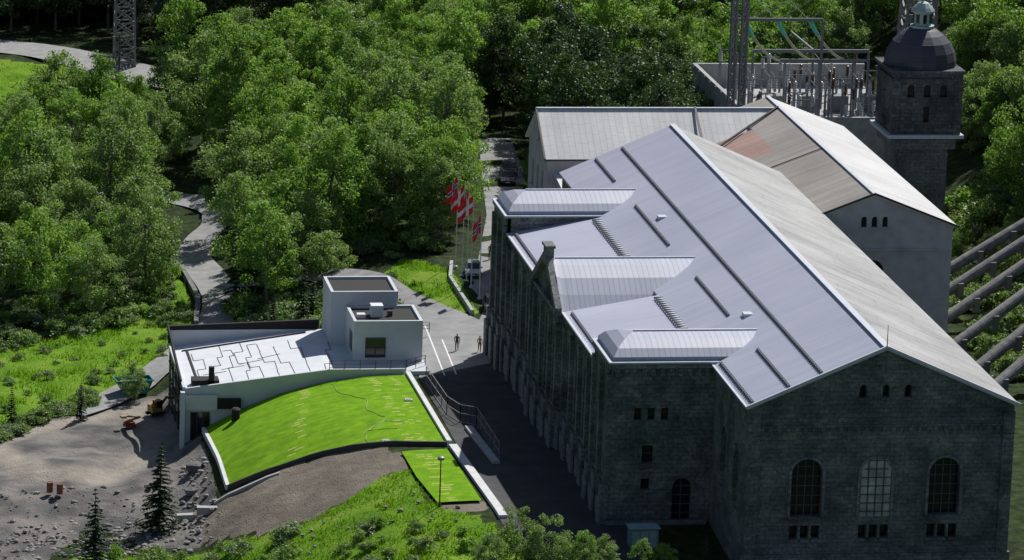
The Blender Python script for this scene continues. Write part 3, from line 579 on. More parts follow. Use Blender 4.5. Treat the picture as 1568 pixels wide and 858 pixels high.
w=M(); hp=[(-28,59),(-27.5,55),(-25.5,52),(-25.8,48),(-24.5,45),(-26.5,42),(-24,41),(-23,43),(-24.8,44),(-27,41.5),(-27,38.5)]
hp=[Vector(p) for p in hp]
for a,b in zip(hp,hp[1:]):
    for i in range(5):
        p=a.lerp(b,i/5);q=a.lerp(b,(i+1)/5); w.cyl((p.x+.12*math.sin(i*1.3),p.y,LH(*p)+.15),(q.x+.12*math.sin((i+1)*1.3 if i<4 else 0),q.y,LH(*q)+.15),.025,n=5)
w.obj("garden_hose",[plain("hose_yellow",(.4,.42,.16))])
w=M(); z=LH(-37.5,57); w.cyl((-37.3,57.5,z),(-37.3,57.5,z+1.3),.4,.4,12); w.cyl((-37.3,57.5,z+1.3),(-37.3,57.5,z+1.45),.48,.3,12); w.obj("ventilation_stack",[BLACK])
for x,y in((-21.6,50.5),(-25.5,37.6)): w=M(); z=LH(x,y)+.15; w.box(x-.35,y-.35,z-.3,x+.35,y+.35,z+.08); w.cyl((x,y,z+.08),(x,y,z+.12),.25,n=12); w.obj("manhole_cover",[CONC])
w=M(); fp=[(-19.0,57),(-18.6,46),(-17.8,43),(-16.4,42),(-16.2,30)]
for a,b in zip(fp,fp[1:]):
    a=Vector((*a,H(*a)));b=Vector((*b,H(*b))); n=max(1,round((b-a).length/2.6))
    for i in range(n+1): p=a.lerp(b,i/n); w.beam(p,p+Vector((0,0,1.9)),.04)
    for z in(.15,1.0,1.85): w.beam(a+Vector((0,0,z)),b+Vector((0,0,z)),.025)
    nn=int((b-a).length/.35)
    for i in range(nn): p=a.lerp(b,i/nn); w.beam(p+Vector((0,0,.15)),p+Vector((0,0,1.85)),.007)
w.obj("site_fence",[GALV])
w=M(); x,y=-23.6,16.5; z=H(x,y); w.cyl((x,y,z),(x,y,z+4.2),.07,.05); w.cyl((x,y,z),(x,y,z+.3),.15,.12); w.lathe((x,y,z+4.2),[(.05,0),(.28,.1),(.32,.3),(.3,.35),(.1,.45),(0,.46)],10,1); w.obj("street_lamp",[DARKM,GALV])
w=M(); x,y=-7.6,5.5; z=H(x,y); w.box(x-1.2,y-.8,z,x+1.2,y+.8,z+1.7,0); w.slab([(x-1.35,y-.95,z+1.9),(x+1.35,y-.95,z+1.9),(x+1.35,y+.95,z+1.78),(x-1.35,y+.95,z+1.78)],.12,1)
for k in range(3): w.box(x-1.1+k*.75,y-.84,z+.15,x-.45+k*.75,y-.802,z+1.55,1)
w.obj("transformer_kiosk",[plain("kiosk_teal",(.16,.30,.30)),plain("kiosk_teal_light",(.3,.45,.46))])
w=M()
edge([(-36.8,104),(-35.6,115),(-36.0,126),(-36.9,134),(-37.3,140)],.5,.7,2,0,H); w.obj("stone_retaining_wall",[STONE2])
w=M()
edge([(-10.3,84),(-10.4,99),(-9.2,106)],.35,.6,1,0,H); w.obj("roadside_kerb",[CONC])
# ---------------------------------------------------------------- flags
def flag(x,y,hgt,ph,kind):
    e=empty("flagpole",(x,y,H(x,y)-.1)); p=M(); p.cyl((0,0,0),(0,0,hgt),.075,.04,10); p.lathe((0,0,hgt),[(.04,0),(.1,.08),(0,.17)],8,1); p.lathe((0,0,0),[(.25,0),(.22,.3),(.08,.35)],10,0); p.obj("pole",[WHITEM,plain("gilt",(.5,.35,.08))],e)
    f=M(); nu,nv=22,16; W_,Hh=2.8,1.9; sgn=-1
    def P(u,v):
        dr=(1.5+.25*math.sin(ph))*u; xx=.08+W_*u*(.42+.15*math.sin(ph*2)); zz=hgt-.2-Hh*(1-v)-dr; yy=.24*math.sin(u*9+ph+v*1.5)*u**.5
        return (sgn*xx,yy,zz+.08*math.sin(u*7+ph))
    for i in range(nu):
        for j in range(nv):
            u=i/nu;v=j/nv
            du=abs(i-8+.5); dv=abs(j-8+.5)
            if kind==0: mi=2 if du<1 or dv<1 else (1 if du<2 or dv<2 else 0)
            elif kind==1: mi=1 if du<1.6 or dv<1.6 else 0
            else: mi=3 if du<1.6 or dv<1.6 else 2
            f.face([P(u,v),P((i+1)/nu,v),P((i+1)/nu,(j+1)/nv),P(u,(j+1)/nv)],mi)
    f.obj("flag",[plain("flag_red",(.75,.02,.02)),plain("flag_white",(.8,.8,.8)),plain("flag_blue",(.02,.04,.3)),plain("flag_yellow",(.7,.5,.03))],e,True)
for k,(y,kd) in enumerate(((105,0),(101,1),(98.5,0),(96,1),(91,0))): flag(-8.9+.1*k,y,10.6 if k<4 else 9.6,k*1.3,kd)
# ---------------------------------------------------------------- vehicles
def car(loc,rot,col,name="parked_car"):
    e=empty(name,loc,rot); b=M()
    S=[(-2.2,.72,.45,.80),(-2.05,.84,.30,.95),(-1.4,.9,.25,.98),(0,.91,.22,.98),(1.0,.9,.22,.95),(1.8,.86,.25,.82),(2.15,.72,.35,.66)]
    def sec(x,wd,z0,z1): return [(x,-wd*.92,z0),(x,-wd,z0+.2),(x,-wd,(z0+z1)/2+.1),(x,-wd*.93,z1),(x,wd*.93,z1),(x,wd,(z0+z1)/2+.1),(x,wd,z0+.2),(x,wd*.92,z0)]
    R=[sec(*s) for s in S]
    for a,c in zip(R,R[1:]):
        for i in range(8): j=(i+1)%8; b.face([a[i],a[j],c[j],c[i]],0)
    b.face(R[0],0); b.face(R[-1][::-1],0)
    G=[(-1.95,.78,.95),(-1.35,.66,1.42),(-.2,.68,1.48),(.45,.66,1.42),(1.15,.78,.96)]
    for i,(a,c) in enumerate(zip(G,G[1:])):
        mi=1 if i in(0,3) else 0
        b.face([(a[0],-a[1],a[2]),(c[0],-c[1],c[2]),(c[0],c[1],c[2]),(a[0],a[1],a[2])],mi)
    for sg in(-1,1):
        b.face([(g[0],sg*g[1],g[2]) for g in G],1)
        b.beam((-.45,sg*.80,.96),(-.4,sg*.69,1.45),.05,.03,0); b.box(.75,sg*.95-.1,.95,.9,sg*.95+.1,1.08,0)
        b.box(1.95,sg*.58-.2,.55,2.13,sg*.58+.2,.70,3); b.box(-2.2,sg*.6-.15,.65,-2.08,sg*.6+.15,.82,4)
    for x in(-1.35,1.3):
        for sg in(-1,1): b.cyl((x,sg*.68,.33),(x,sg*.93,.33),.33,.33,16,2); b.cyl((x,sg*.93,.33),(x,sg*.945,.33),.2,.2,10,3)
    b.box(2.08,-.45,.38,2.19,.45,.56,2); b.box(2.17,-.26,.4,2.2,.26,.52,3)
    b.obj("body",[noisemat("car_paint",col,tuple(c*1.05 for c in col),rough=.25,bump=0,spec=.6,metal=.3),GLASS,plain("tyre",(.02,.02,.02)),plain("lamp_glass",(.6,.6,.6),.2),plain("tail_red",(.3,.01,.01),.3)],e)
car((-7.6,101.5,.08),math.radians(-98),(.30,.33,.38)); car((-7.9,86.2,.08),math.radians(-95),(.04,.04,.06)); car((3.6,147,.08),math.radians(-100),(.04,.04,.05)); car((4.6,152,.08),math.radians(-98),(.05,.055,.07))
e=empty("waste_skip",(-45.2,82,H(-45.2,82)+.05),.15); b=M(); hw=1.0
pr=[(-1.9,1.5),(-1.1,.1),(1.3,.1),(1.9,1.5)]
for sg in(-1,1): b.face([(x,sg*hw,z) for x,z in pr],0)
for a,c in zip(pr,pr[1:]): b.face([(a[0],-hw,a[1]),(a[0],hw,a[1]),(c[0],hw,c[1]),(c[0],-hw,c[1])],0)
for sg in(-1,1):
    b.beam((-1.95,sg*1.03,1.5),(1.95,sg*1.03,1.5),.06,.06,1)
    for x in(-.9,-.3,.3,.9): b.beam((x,sg*1.05,.15),(x*1.2,sg*1.05,1.45),.05,.05,1)
for x in(-1.93,1.93): b.beam((x,-1,1.5),(x,1,1.5),.06,.06,1)
b.box(-1.3,-.8,.9,1.4,.8,1.2,2); b.obj("skip_body",[plain("skip_teal",(.03,.20,.18)),plain("skip_teal_rim",(.05,.28,.26)),plain("rubble",(.2,.17,.13))],e)
e=empty("mini_excavator",(-43.6,73.5,H(-43.6,73.5)+.05),.5); e.scale=(.8,)*3; b=M()
for sg in(-1,1):
    b.box(-.9,sg*.6-.17,.08,.9,sg*.6+.17,.48,1)
    for x in(-.9,.9): b.cyl((x,sg*.6-.17,.28),(x,sg*.6+.17,.28),.24,.24,10,1)
b.box(-.9,-.6,.55,.7,.6,1.05,0); b.box(-.95,-.55,1.05,-.3,.55,1.5,0); b.box(-.25,-.5,1.05,.6,.3,1.9,2); b.box(-.32,-.55,1.9,.68,.35,2.0,0)
for x in(-.25,.6):
    for y in(-.5,.3): b.beam((x,y,1.05),(x,y,1.92),.05,.05,1)
b.beam((.6,.1,.9),(1.7,.1,2.2),.11,.14,0); b.beam((1.7,.1,2.2),(2.6,.1,1.3),.09,.12,0); b.beam((.8,.1,1.3),(1.4,.1,2.1),.04,.04,3); b.obox((2.65,.1,1.0),(.2,0,.1),(0,.3,0),(-.1,0,.28),1)
b.obj("excavator_body",[plain("machine_yellow",(.45,.27,.08)),DARKM,GLASS,GALV],e)
e=empty("lifting_platform",(-46.5,70,H(-46.5,70)+.3),.3); e.scale=(.7,)*3; b=M(); b.box(-.7,-.5,0,.7,.5,.5,1); b.beam((-.5,0,.6),(1.8,.3,1.0),.15,.12,0); b.beam((1.8,.3,1.0),(-.8,.1,1.4),.12,.1,0); b.box(-1.3,-.4,1.2,-.6,.5,1.5,0)
for x in(-.5,.5):
    for y in(-.55,.55): b.cyl((x,y-.08,.0),(x,y+.08,.0),.28,n=12,mi=1)
b.obj("platform_body",[plain("machine_orange",(.46,.26,.14)),plain("machine_red",(.25,.05,.03))],e)
for k,(x,y) in enumerate(((-55.6,48.5),(-54.7,48))): 
    w=M(); z=H(x,y)+.35; w.lathe((x,y,z),[(0,0),(.3,0),(.32,.05),(.3,.08),(.3,.45),(.32,.48),(.3,.52),(.3,.95),(.32,1.0),(.28,1.0),(.27,.97),(0,.97)],14,0); w.obj("steel_barrel",[plain("barrel_rust",(.24,.10,.06))])
w=M()
def rock(x,y,s,rr):
    z=H(x,y)+.1; bm=bmesh.new(); bmesh.ops.create_icosphere(bm,subdivisions=1,radius=s)
    k=len(w.v)
    for v in bm.verts: v.co*=rr.uniform(.7,1.15)
    for v in bm.verts: w.v.append((x+v.co.x*1.2,y+v.co.y,z+s*.3+v.co.z*.75))
    for f in bm.faces: w.f.append(tuple(k+v.index for v in f.verts)); w.m.append(0)
    bm.free()
rr=random.Random(2)
for i in range(900):
    c=rr.random()
    if c<.13: x,y=rr.uniform(-43.5,-40.8),rr.uniform(36,54)
    elif c<.5: x,y=rr.uniform(-64,-45),rr.uniform(30,50)
    elif c<.75: x,y=rr.uniform(-60,-42),rr.uniform(32,42)
    else: x,y=rr.uniform(-54,-44),rr.uniform(20,34)
    rock(x,y,rr.choice((.08,.1,.13,.16,.2,.3)) ,rr)
for i in range(25): rock(rr.uniform(-36,-22),rr.uniform(12,22),rr.uniform(.1,.25),rr)
w.obj("rubble_stones",[noisemat("rubble_rock",(.14,.135,.13),(.36,.35,.33),scale=.7,bump=.3)])
w=M(); 
for x,y,a in((-43.4,41,.1),(-41.6,39.8,-.1)): z=H(x,y)+.3; w.obox((x,y,z),(1.0,a,0),(-a*.4,.35,0),(0,0,.35))
w.obj("concrete_blocks",[CONC])
w=M(); rock(-41.8,50.5,1.0,rr); rock(-42.6,46,.7,rr); w.obj("dark_boulder",[noisemat("boulder_rock",(.08,.08,.085),(.2,.2,.2),scale=1.2)])
# ---------------------------------------------------------------- people
def person(name,loc,rot,shirt,trou,hairc,skin=(.45,.27,.19),stride=.22,arm=.25,hgt=1.0,short=False):
    e=empty(name,loc,rot); e.scale=(hgt,)*3
    V=[(0,0,.95,.13,.10),(0,.01,1.12,.135,.095),(0,0,1.32,.16,.10),(0,0,1.46,.07,.06),(0,.01,1.55,.055,.055),(0,.02,1.64,.095,.105),(0,.015,1.71,.085,.10)]
    E=[(0,1),(1,2),(2,3),(3,4),(4,5),(5,6)]
    for sg in(-1,1):
        s=stride*sg; k=len(V)
        V+=[(sg*.1,0,.9,.095,.095),(sg*.11,s*.55+.03,.5,.065,.07),(sg*.11,s*1.1-.02,.1,.045,.045),(sg*.115,s*1.1+.14,.04,.045,.03)]; E+=[(0,k),(k,k+1),(k+1,k+2),(k+2,k+3)]
        k=len(V); a=-arm*sg
        V+=[(sg*.19,0,1.41,.06,.06),(sg*.25,a*.5-.02,1.14,.045,.045),(sg*.25,a+.05,.90,.032,.035),(sg*.25,a*1.1+.08,.82,.035,.02)]; E+=[(2,k),(k,k+1),(k+1,k+2),(k+2,k+3)]
    me=bpy.data.meshes.new("sk"); me.from_pydata([v[:3] for v in V],E,[]); o=bpy.data.objects.new("sk",me); COL.objects.link(o)
    md=o.modifiers.new("s","SKIN")
    if not me.skin_vertices: bpy.context.view_layer.objects.active=o
    sv=me.skin_vertices[0].data if me.skin_vertices else None
    if sv:
        for i,v in enumerate(V): sv[i].radius=(v[3],v[4])
        sv[0].use_root=True
    md2=o.modifiers.new("b","SUBSURF"); md2.levels=1
    dg=bpy.context.evaluated_depsgraph_get(); m2=bpy.data.meshes.new_from_object(o.evaluated_get(dg)); bpy.data.objects.remove(o)
    for m_ in(plain("shirt",shirt),plain("trousers",trou),plain("skin",skin),plain("hair",hairc),plain("shoe",(.03,.03,.03))): m2.materials.append(m_)
    for p in m2.polygons:
        c=p.center; z=c.z
        if z>1.66 or (z>1.58 and c.y<-.02): mi=3
        elif z>1.47: mi=2
        elif abs(c.x)>.2 and z<(1.2 if short else .87): mi=2
        elif z>.94 or abs(c.x)>.205: mi=0
        elif z>.09: mi=1
        else: mi=4
        p.material_index=mi; p.use_smooth=True
    b=bpy.data.objects.new("body",m2); COL.objects.link(b); b.parent=e
    f=M(); f.obox((0,.13,1.61),(.012,0,0),(0,.02,0),(0,0,.022),0)
    for sg in(-1,1):
        f.obox((sg*.035,.115,1.64),(.012,0,0),(0,.006,0),(0,0,.006),1); f.obox((sg*.1,.02,1.62),(.01,0,0),(0,.018,0),(0,0,.03),0)
        a=-arm*sg; hx,hy,hz_=sg*.25,a*1.1+.08,.80
        for q in range(4): f.cyl((hx,hy-.03+.022*q,hz_),(hx-sg*.012,hy-.028+.022*q,hz_-.075-(.012 if q in(1,2) else 0)),.009,.006,6,0)
        f.cyl((hx-sg*.01,hy+.04,hz_+.03),(hx-sg*.03,hy+.07,hz_-.03),.011,.008,6,0)
    f.obox((0,.118,1.575),(.022,0,0),(0,.005,0),(0,0,.004),2)
    f.obj("face_and_fingers",[plain("skin2",skin),DARKM,plain("lip",(.3,.1,.08))],e)
person("walking_man",(-14.1,69.6,.07),math.pi*.95,(.03,.035,.05),(.05,.05,.06),(.04,.03,.02),hgt=1.04)
person("walking_woman",(-11.9,69.0,.07),-.2,(.45,.34,.12),(.06,.055,.05),(.12,.08,.04),stride=-.2,hgt=1.0,short=True)
person("walking_man",(-4.6,108.5,.07),2.9,(.04,.04,.05),(.06,.06,.08),(.03,.02,.02),hgt=1.02); person("walking_woman",(-3.8,109.3,.07),3.1,(.10,.1,.14),(.03,.03,.03),(.05,.03,.02))
# ---------------------------------------------------------------- vegetation
def mesh_from(verts,faces,tone,mats,mi,name):
    me=bpy.data.meshes.new(name); me.from_pydata(verts,[],faces); 
    a=me.attributes.new("tone",'FLOAT','FACE'); a.data.foreach_set("value",tone)
    for m_ in mats: me.materials.append(m_)
    me.polygons.foreach_set("material_index",mi); return me
def leaves(centers,radii,tones,n,size,flat=.8,rg=rg):
    V=[];T=[]
    for c,rad,t in zip(centers,radii,tones):
        d=rg.normal(size=(n,3)); d/=np.linalg.norm(d,axis=1)[:,None]; rr_=rg.random(n)**.45; P=c+d*rr_[:,None]*rad*np.array([1,1,flat])
        nn=d*.7+rg.normal(size=(n,3))*.7+np.array([0,0,.35]); nn/=np.linalg.norm(nn,axis=1)[:,None]
        a=np.cross(nn,rg.normal(size=(n,3))); a/=np.linalg.norm(a,axis=1)[:,None]; b=np.cross(nn,a); s=size*(.6+.8*rg.random(n))[:,None]
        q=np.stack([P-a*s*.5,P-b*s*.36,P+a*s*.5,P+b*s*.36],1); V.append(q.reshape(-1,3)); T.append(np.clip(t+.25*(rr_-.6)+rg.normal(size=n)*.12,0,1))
    V=np.concatenate(V); T=np.concatenate(T); F=np.arange(len(V)).reshape(-1,4); return V,F,T
def deciduous(seed,Ht=12,R=3.9,nc=60,nl=150,size=.27,cz=.56,rz_=.43):
    g_=np.random.default_rng(seed); t=M()
    tp=[Vector((0,0,-.5))]
    for i in range(1,6): tp.append(Vector((g_.normal()*.15*i*.5,g_.normal()*.15*i*.5,Ht*.8*i/5)))
    for i,(a,b) in enumerate(zip(tp,tp[1:])): t.cyl(a,b,.2*(1-i*.17),.2*(1-(i+1)*.17),7)
    C=[];Rd=[];T=[]
    lobes=[(g_.normal(size=3)) for _ in range(5)]
    for i in range(nc):
        d=g_.normal(size=3); d/=np.linalg.norm(d); rr_=.45+.55*g_.random()**.6
        k=1+.22*max(np.dot(d,l/np.linalg.norm(l)) for l in lobes)-.12; zz=d[2]
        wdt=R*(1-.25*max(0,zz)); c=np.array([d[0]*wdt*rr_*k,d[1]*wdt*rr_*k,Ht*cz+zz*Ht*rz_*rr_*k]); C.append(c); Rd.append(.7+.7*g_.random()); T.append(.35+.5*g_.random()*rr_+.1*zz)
        if i%4==0: t.cyl(tp[2+(i//4)%3],Vector(c),.07,.02,5)
    V,F,TT=leaves(C,Rd,T,nl,size,.75,g_); n=len(t.v)
    return mesh_from(t.v+[tuple(v) for v in V],t.f+[tuple(int(q)+n for q in f) for f in F],[.5]*len(t.f)+list(map(float,TT)),[BARK,LEAF],[0]*len(t.f)+[1]*len(F),"deciduous_mesh")
def spruce(seed,Ht=10,R=2.0,layers=22):
    g_=np.random.default_rng(seed); t=M(); t.cyl((0,0,-.4),(0,0,Ht),.16,.015,7); V=[];F=[];T=[]
    for l in range(layers):
        f=l/(layers-1); z=Ht*(.08+.9*f); rad=R*(1-f)**.85+.12; nb=int(11-5*f)
        for b in range(nb):
            th=g_.random()*6.283; L=rad*(.75+.4*g_.random()); dr=-.22*L; ns=int(5+L*9)
            for s in range(ns):
                q=(s+.5)/ns; x=L*q; zz=z+dr*q*q*1.3+.08*L*(q>.8); wd=.30*(1-q*.55)*min(1,L)
                for k in(-1,1,0):
                    base=np.array([x*math.cos(th),x*math.sin(th),zz]); sd=np.array([-math.sin(th),math.cos(th),0])*k; fw=np.array([math.cos(th),math.sin(th),0])
                    tip=base+(sd*.9+fw*.5)*wd*(1 if k else 1.2)+np.array([0,0,-.12*g_.random()]); e_=fw*.07+np.array([0,0,.05*(g_.random()-.5)]) if k else np.array([-math.sin(th),math.cos(th),0])*.08
                    n=len(V); V+=[tuple(base-e_),tuple(base+e_),tuple(tip+e_*.6),tuple(tip-e_*.4+np.array([0,0,-.06]))]; F.append((n,n+1,n+2,n+3)); T.append(float(min(1,max(0,.2+.5*q+.25*g_.random()))))
    n=len(t.v); return mesh_from(t.v+V,t.f+[tuple(q+n for q in f) for f in F],[.5]*len(t.f)+T,[BARK,NEED],[0]*len(t.f)+[1]*len(F),"spruce_mesh")
def shrub(seed,mat):
    g_=np.random.default_rng(seed); C=[];Rd=[];T=[]
    for i in range(14): C.append(np.array([g_.normal()*.55,g_.normal()*.55,.35+g_.random()*.8])); Rd.append(.35+.3*g_.random()); T.append(.3+.6*g_.random())
    V,F,TT=leaves(C,Rd,T,60,.2,.8,g_); t=M()
    for c in C[:6]: t.cyl((0,0,-.2),Vector(c),.03,.01,4)
    n=len(t.v); return mesh_from(t.v+[tuple(v) for v in V],t.f+[tuple(int(q)+n for q in f) for f in F],[.5]*len(t.f)+list(map(float,TT)),[BARK,mat],[0]*len(t.f)+[1]*len(F),"shrub_mesh")
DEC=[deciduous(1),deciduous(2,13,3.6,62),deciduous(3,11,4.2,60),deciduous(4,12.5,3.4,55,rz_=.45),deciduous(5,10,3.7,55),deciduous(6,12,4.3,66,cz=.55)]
DEC_SHADE=[]
for _m in DEC[:4]:
    _c=_m.copy(); _c.materials[1]=LEAF_SHADE; DEC_SHADE.append(_c)
SPR=[spruce(11),spruce(12,10,1.7),spruce(13,10,2.3)]
SHR=[shrub(21,BUSHM),shrub(22,BUSHM),shrub(23,LEAF)]
def inst(name,me,x,y,s=1.0,sz=None,parent=None,dz_=0):
    o=bpy.data.objects.new(name,me); o.location=(x,y,H(x,y)+dz_); o.rotation_euler=(rnd.uniform(-.04,.04),rnd.uniform(-.04,.04),rnd.uniform(0,6.28)); o.scale=(s,s,sz or s); COL.objects.link(o)
    if parent: o.parent=parent
    return o
forest=empty("forest"); under=empty("undergrowth")
REG=[([(-70,109),(-48,107),(-39,116),(-39,140),(-38,150),(-42,163),(-70,168)],6.9),
 ([(-70,176),(-50,177),(-38,171),(-26,160),(-26,200),(-36,191),(-53,190),(-70,192)],6.9),
 ([(-29.5,127),(-28,121),(-22,118),(-17,113),(-13,112),(-9.5,114),(-4.5,132),(-1.5,150),(0,166),(3,185),(3,212),(-26,212),(-26,162),(-27,150),(-30.5,140)],6.7),
 ([(9.5,150),(10,172),(3,185),(3,235),(70,245),(90,200),(62,186),(30,184),(30,148),(28,134),(14,134)],6.6),
 ([(55,112),(64,145),(62,180),(90,200),(90,60),(62,70),(53,100)],6.2),
 ([(-30,226),(-30,246),(3,246),(3,216),(-12,222)],6.5),([(-75,243),(-45,240),(-32,232),(-30,250),(-75,250)],6.5)]
cnt=0
for poly,sp_ in REG:
    X=[p[0] for p in poly];Y=[p[1] for p in poly]; y=min(Y); row=0
    while y<max(Y):
        x=min(X)+(row%2)*sp_*.5
        while x<max(X):
            xx,yy=x+rnd.uniform(-1.6,1.6),y+rnd.uniform(-1.6,1.6)
            if inpoly(xx,yy,poly):
                s=rnd.uniform(.65,1.22)
                if (yy>212 and xx<-6) or (xx>4 and xx<31 and yy<192 and yy>134) or (yy>215 and rnd.random()<.25): inst("forest_tree",rnd.choice(DEC_SHADE),xx,yy,s,s,forest)  # shade-coloured crowns for the dim parts of the back forest
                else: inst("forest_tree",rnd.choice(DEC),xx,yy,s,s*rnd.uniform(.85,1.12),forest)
                cnt+=1
            x+=sp_
        y+=sp_*.87; row+=1
for x,y,sc in((-29.3,104,.95),(-26,107.5,.8),(-22.6,105.5,.72),(-28.5,112,1.1),(-24,113,.95),(-30.5,118,1.0),(-9.5,116.5,.8)): inst('deciduous_tree',rnd.choice(DEC),x,y,sc)
for i in range(330):
    x=rnd.uniform(-75,95); y=rnd.uniform(252,268); inst("hill_spruce",rnd.choice(SPR),x,y,rnd.uniform(1.1,1.6),rnd.uniform(1.1,1.6),forest)
for x,y,hh,k,wf in((-46.3,38.5,8.9,2,1),(-52.8,27,8.2,0,1),(-58,72,4.6,1,.9),(-51,73.5,4.3,1,.9),(-32.2,108,10.5,1,.8),(-30.5,111,9,0,.8),(-27,91.5,8.6,1,.75),(-29.8,93,5.5,0,.8),(-25.5,96,6,2,.75),(-20.5,109.5,3.2,0,1),(-3.5,-1.5,3.6,1,1.0),(-31,100,5,1,.8)):
    inst("spruce_tree",SPR[k],x,y,hh/10*wf,hh/10)
for x,y,hh in((-45.2,80.2,3.9),(-19.5,0,5.8),(-16.8,-1.5,5.6),(-22.3,-3,4.4),(-12.2,-1.2,3.6),(-9.2,-2,3.4),(-7.2,-1.5,3.2),(-14.2,-2,4.0),(-41,14,3.0)): inst("birch_tree",rnd.choice(DEC),x,y,hh/11,hh/12)
def shr(poly,n,s0,s1,meshes=SHR):
    X=[p[0] for p in poly];Y=[p[1] for p in poly]; k=0
    while k<n:
        x,y=rnd.uniform(min(X),max(X)),rnd.uniform(min(Y),max(Y))
        if inpoly(x,y,poly): s=rnd.uniform(s0,s1); inst("shrub",rnd.choice(meshes),x,y,s,s*rnd.uniform(.7,1.1),under); k+=1
shr([(-63,66),(-60,70),(-53,78),(-49,81),(-49,79),(-53,75),(-60,66)],70,.5,1.0,SHR[:2])
shr([(-62,76),(-44,85),(-37,102),(-40,112),(-50,108),(-62,104)],60,.3,.7)
shr([(-62,100),(-48,104),(-40,110),(-40,116),(-62,112)],70,.7,1.4)
shr([(-60,20),(-52,32),(-43,31),(-36,22),(-36,8),(-60,5)],90,.5,1.2)
shr([(-36,18),(-20,14),(-17,-5),(-40,-5)],50,.3,.9)
shr([(-32,100),(-30,92),(-24,82),(-19,82),(-18.5,95),(-20,104),(-24,108),(-31,114)],150,.7,1.8)
shr([(-29,124),(-15,111),(-9,112),(-9,118),(-28,132)],60,.8,1.6)
shr([(-38,102),(-36,140),(-38.5,140),(-41,108)],40,.5,1.0)
shr([(39,56),(64,56),(64,118),(52,120),(43,95),(39,90)],400,.7,2.0)
for i in range(60):
    x,y=rnd.uniform(47,66),rnd.uniform(100,165)
    if inpoly(x,y,[(52,104),(66,100),(66,165),(56,165),(54,140)]): inst("forest_tree",rnd.choice(DEC),x,y,rnd.uniform(.45,.9),None,forest)
for i in range(34): inst("forest_tree",rnd.choice(DEC),rnd.uniform(44,62),rnd.uniform(56,104),rnd.uniform(.22,.42),None,forest)
shr([(5,140),(9,140),(10,165),(8.5,165)],20,.6,1.2)
V=[];F=[];T=[]
gp=[(ZG['grass'][0],30000,(-62,-12,-6,34)),(ZG['grass'][1],14000,(-64,-34,70,114)),(ZG['grass'][2],2500,(-16,-9,84,111)),(ZG['grass'][4],2500,(-56,-35,196,224)),(ZG['grass'][3],1500,(-41,-35,102,138))]
for poly,n,(xa,xb,ya,yb) in gp:
    k=0
    while k<n:
        x,y=rnd.uniform(xa,xb),rnd.uniform(ya,yb)
        if not inpoly(x,y,poly): k+=.3; continue
        dn=noise.noise(Vector((x*.35,y*.35,9)))
        if rnd.random()>.55+dn: k+=.4; continue
        z=H(x,y)-.1; a=rnd.uniform(0,6.28); hh=rnd.uniform(.1,.32)*(1.2+dn); l=rnd.uniform(-.2,.2); q=len(V); wd_=.05+.05*rnd.random()
        V+=[(x-wd_*math.cos(a),y-wd_*math.sin(a),z),(x+wd_*math.cos(a),y+wd_*math.sin(a),z),(x+l,y+rnd.uniform(-.2,.2),z+hh+.1)]; F.append((q,q+1,q+2)); T.append(min(1,max(0,.5+dn+rnd.uniform(-.3,.3)))); k+=1
me=mesh_from(V,F,T,[BLADE],[0]*len(F),"meadow_grass"); COL.objects.link(bpy.data.objects.new("meadow_grass",me))
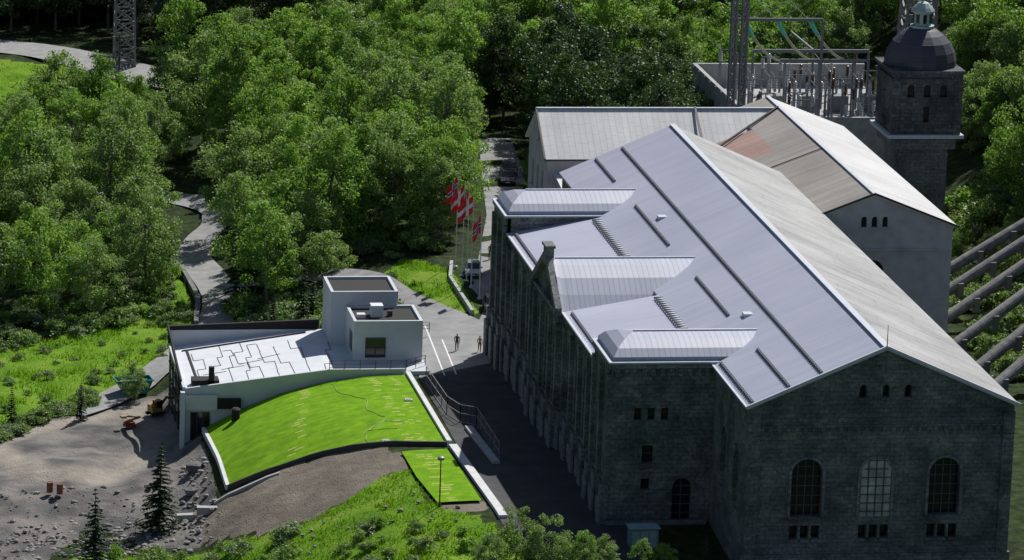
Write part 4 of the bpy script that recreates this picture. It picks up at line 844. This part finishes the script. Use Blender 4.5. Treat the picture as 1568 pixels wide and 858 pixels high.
# ---------------------------------------------------------------- slide the site layout along camera rays to the lower yard level
def ray_shift_mesh(me,d=None):
    n=len(me.vertices); a=np.empty(n*3); me.vertices.foreach_get("co",a); a=a.reshape(-1,3)
    if d is None:
        ys_=np.array([k[0] for k in DR[::-1]]); ds=np.array([k[1] for k in DR[::-1]]); dd=np.interp(a[:,1],ys_,ds)
    else: dd=np.full(n,float(d))
    far=np.clip(1-(np.abs(a[:,0])-300)/1500,0,1)
    x0=a[:,0].copy(); a[:,0]+=dd*(.0091*x0+.73)*far; a[:,1]+=dd*(3.18+.0091*a[:,1])*far; a[:,2]-=dd
    me.vertices.foreach_set("co",a.ravel()); me.update()
def top(o): return o if o.parent is None else top(o.parent)
bpy.context.view_layer.update()
for o in list(bpy.data.objects):
    t=top(o)
    if t.name in NO_RAY_SHIFT: continue
    if t is vc:
        if o.type=='MESH': ray_shift_mesh(o.data,2.4)
        continue
    if o.parent is None and o.type=='EMPTY' and o.name.split('.')[0] in('forest','undergrowth'): continue
    if (o.parent is None and o.type=='EMPTY') or t.name.startswith(('forest','undergrowth')) or o.name.startswith(('spruce_tree','birch_tree','deciduous_tree')):
        if o.parent is not None and t.name.split('.')[0] not in('forest','undergrowth'): continue
        x,y,z=o.location; sx_,sy_,sz_=ray_shift(x,y); o.location=(sx_,sy_,z+sz_)
    elif o.parent is None and o.type=='MESH': ray_shift_mesh(o.data)
# ---------------------------------------------------------------- light, sky, camera
el=math.radians(48); saz=Vector((.62,.785)).normalized()
sd=Vector((saz.x*math.cos(el),saz.y*math.cos(el),math.sin(el)))
sun=bpy.data.lights.new("sun",'SUN'); sun.energy=5.0; sun.angle=math.radians(.5); sun.color=(1,.97,.92); so=bpy.data.objects.new("sun",sun); COL.objects.link(so); so.rotation_euler=sd.to_track_quat('Z','Y').to_euler()
wd=bpy.data.worlds.new("World"); SC.world=wd; wd.use_nodes=True; nt=wd.node_tree; sk=N(nt,"ShaderNodeTexSky",sky_type='NISHITA',sun_disc=False); sk.sun_elevation=el; sk.sun_rotation=math.atan2(saz.x,saz.y)
nt.links.new(sk.outputs[0],nt.nodes["Background"].inputs[0]); nt.nodes["Background"].inputs[1].default_value=.063
az,p,ro=[math.radians(x) for x in (9.7091,13.565,-1.966)]
fwd=Vector((math.sin(az)*math.cos(p),math.cos(az)*math.cos(p),-math.sin(p))); right=Vector((math.cos(az),-math.sin(az),0)); down=fwd.cross(right)
R=math.cos(ro)*right+math.sin(ro)*down; D=-math.sin(ro)*right+math.cos(ro)*down
cd=bpy.data.cameras.new("camera"); cd.sensor_width=36; cd.lens=36*6726.2/1568; cd.clip_start=1; cd.clip_end=9000
co=bpy.data.objects.new("camera",cd); COL.objects.link(co); mt=Matrix((( R.x,-D.x,-fwd.x,-80.25),(R.y,-D.y,-fwd.y,-348.15),(R.z,-D.z,-fwd.z,109.52),(0,0,0,1))); co.matrix_world=mt; SC.camera=co
SC.view_settings.view_transform='Standard'; SC.view_settings.look='None'; SC.view_settings.exposure=0
print("trees",cnt)
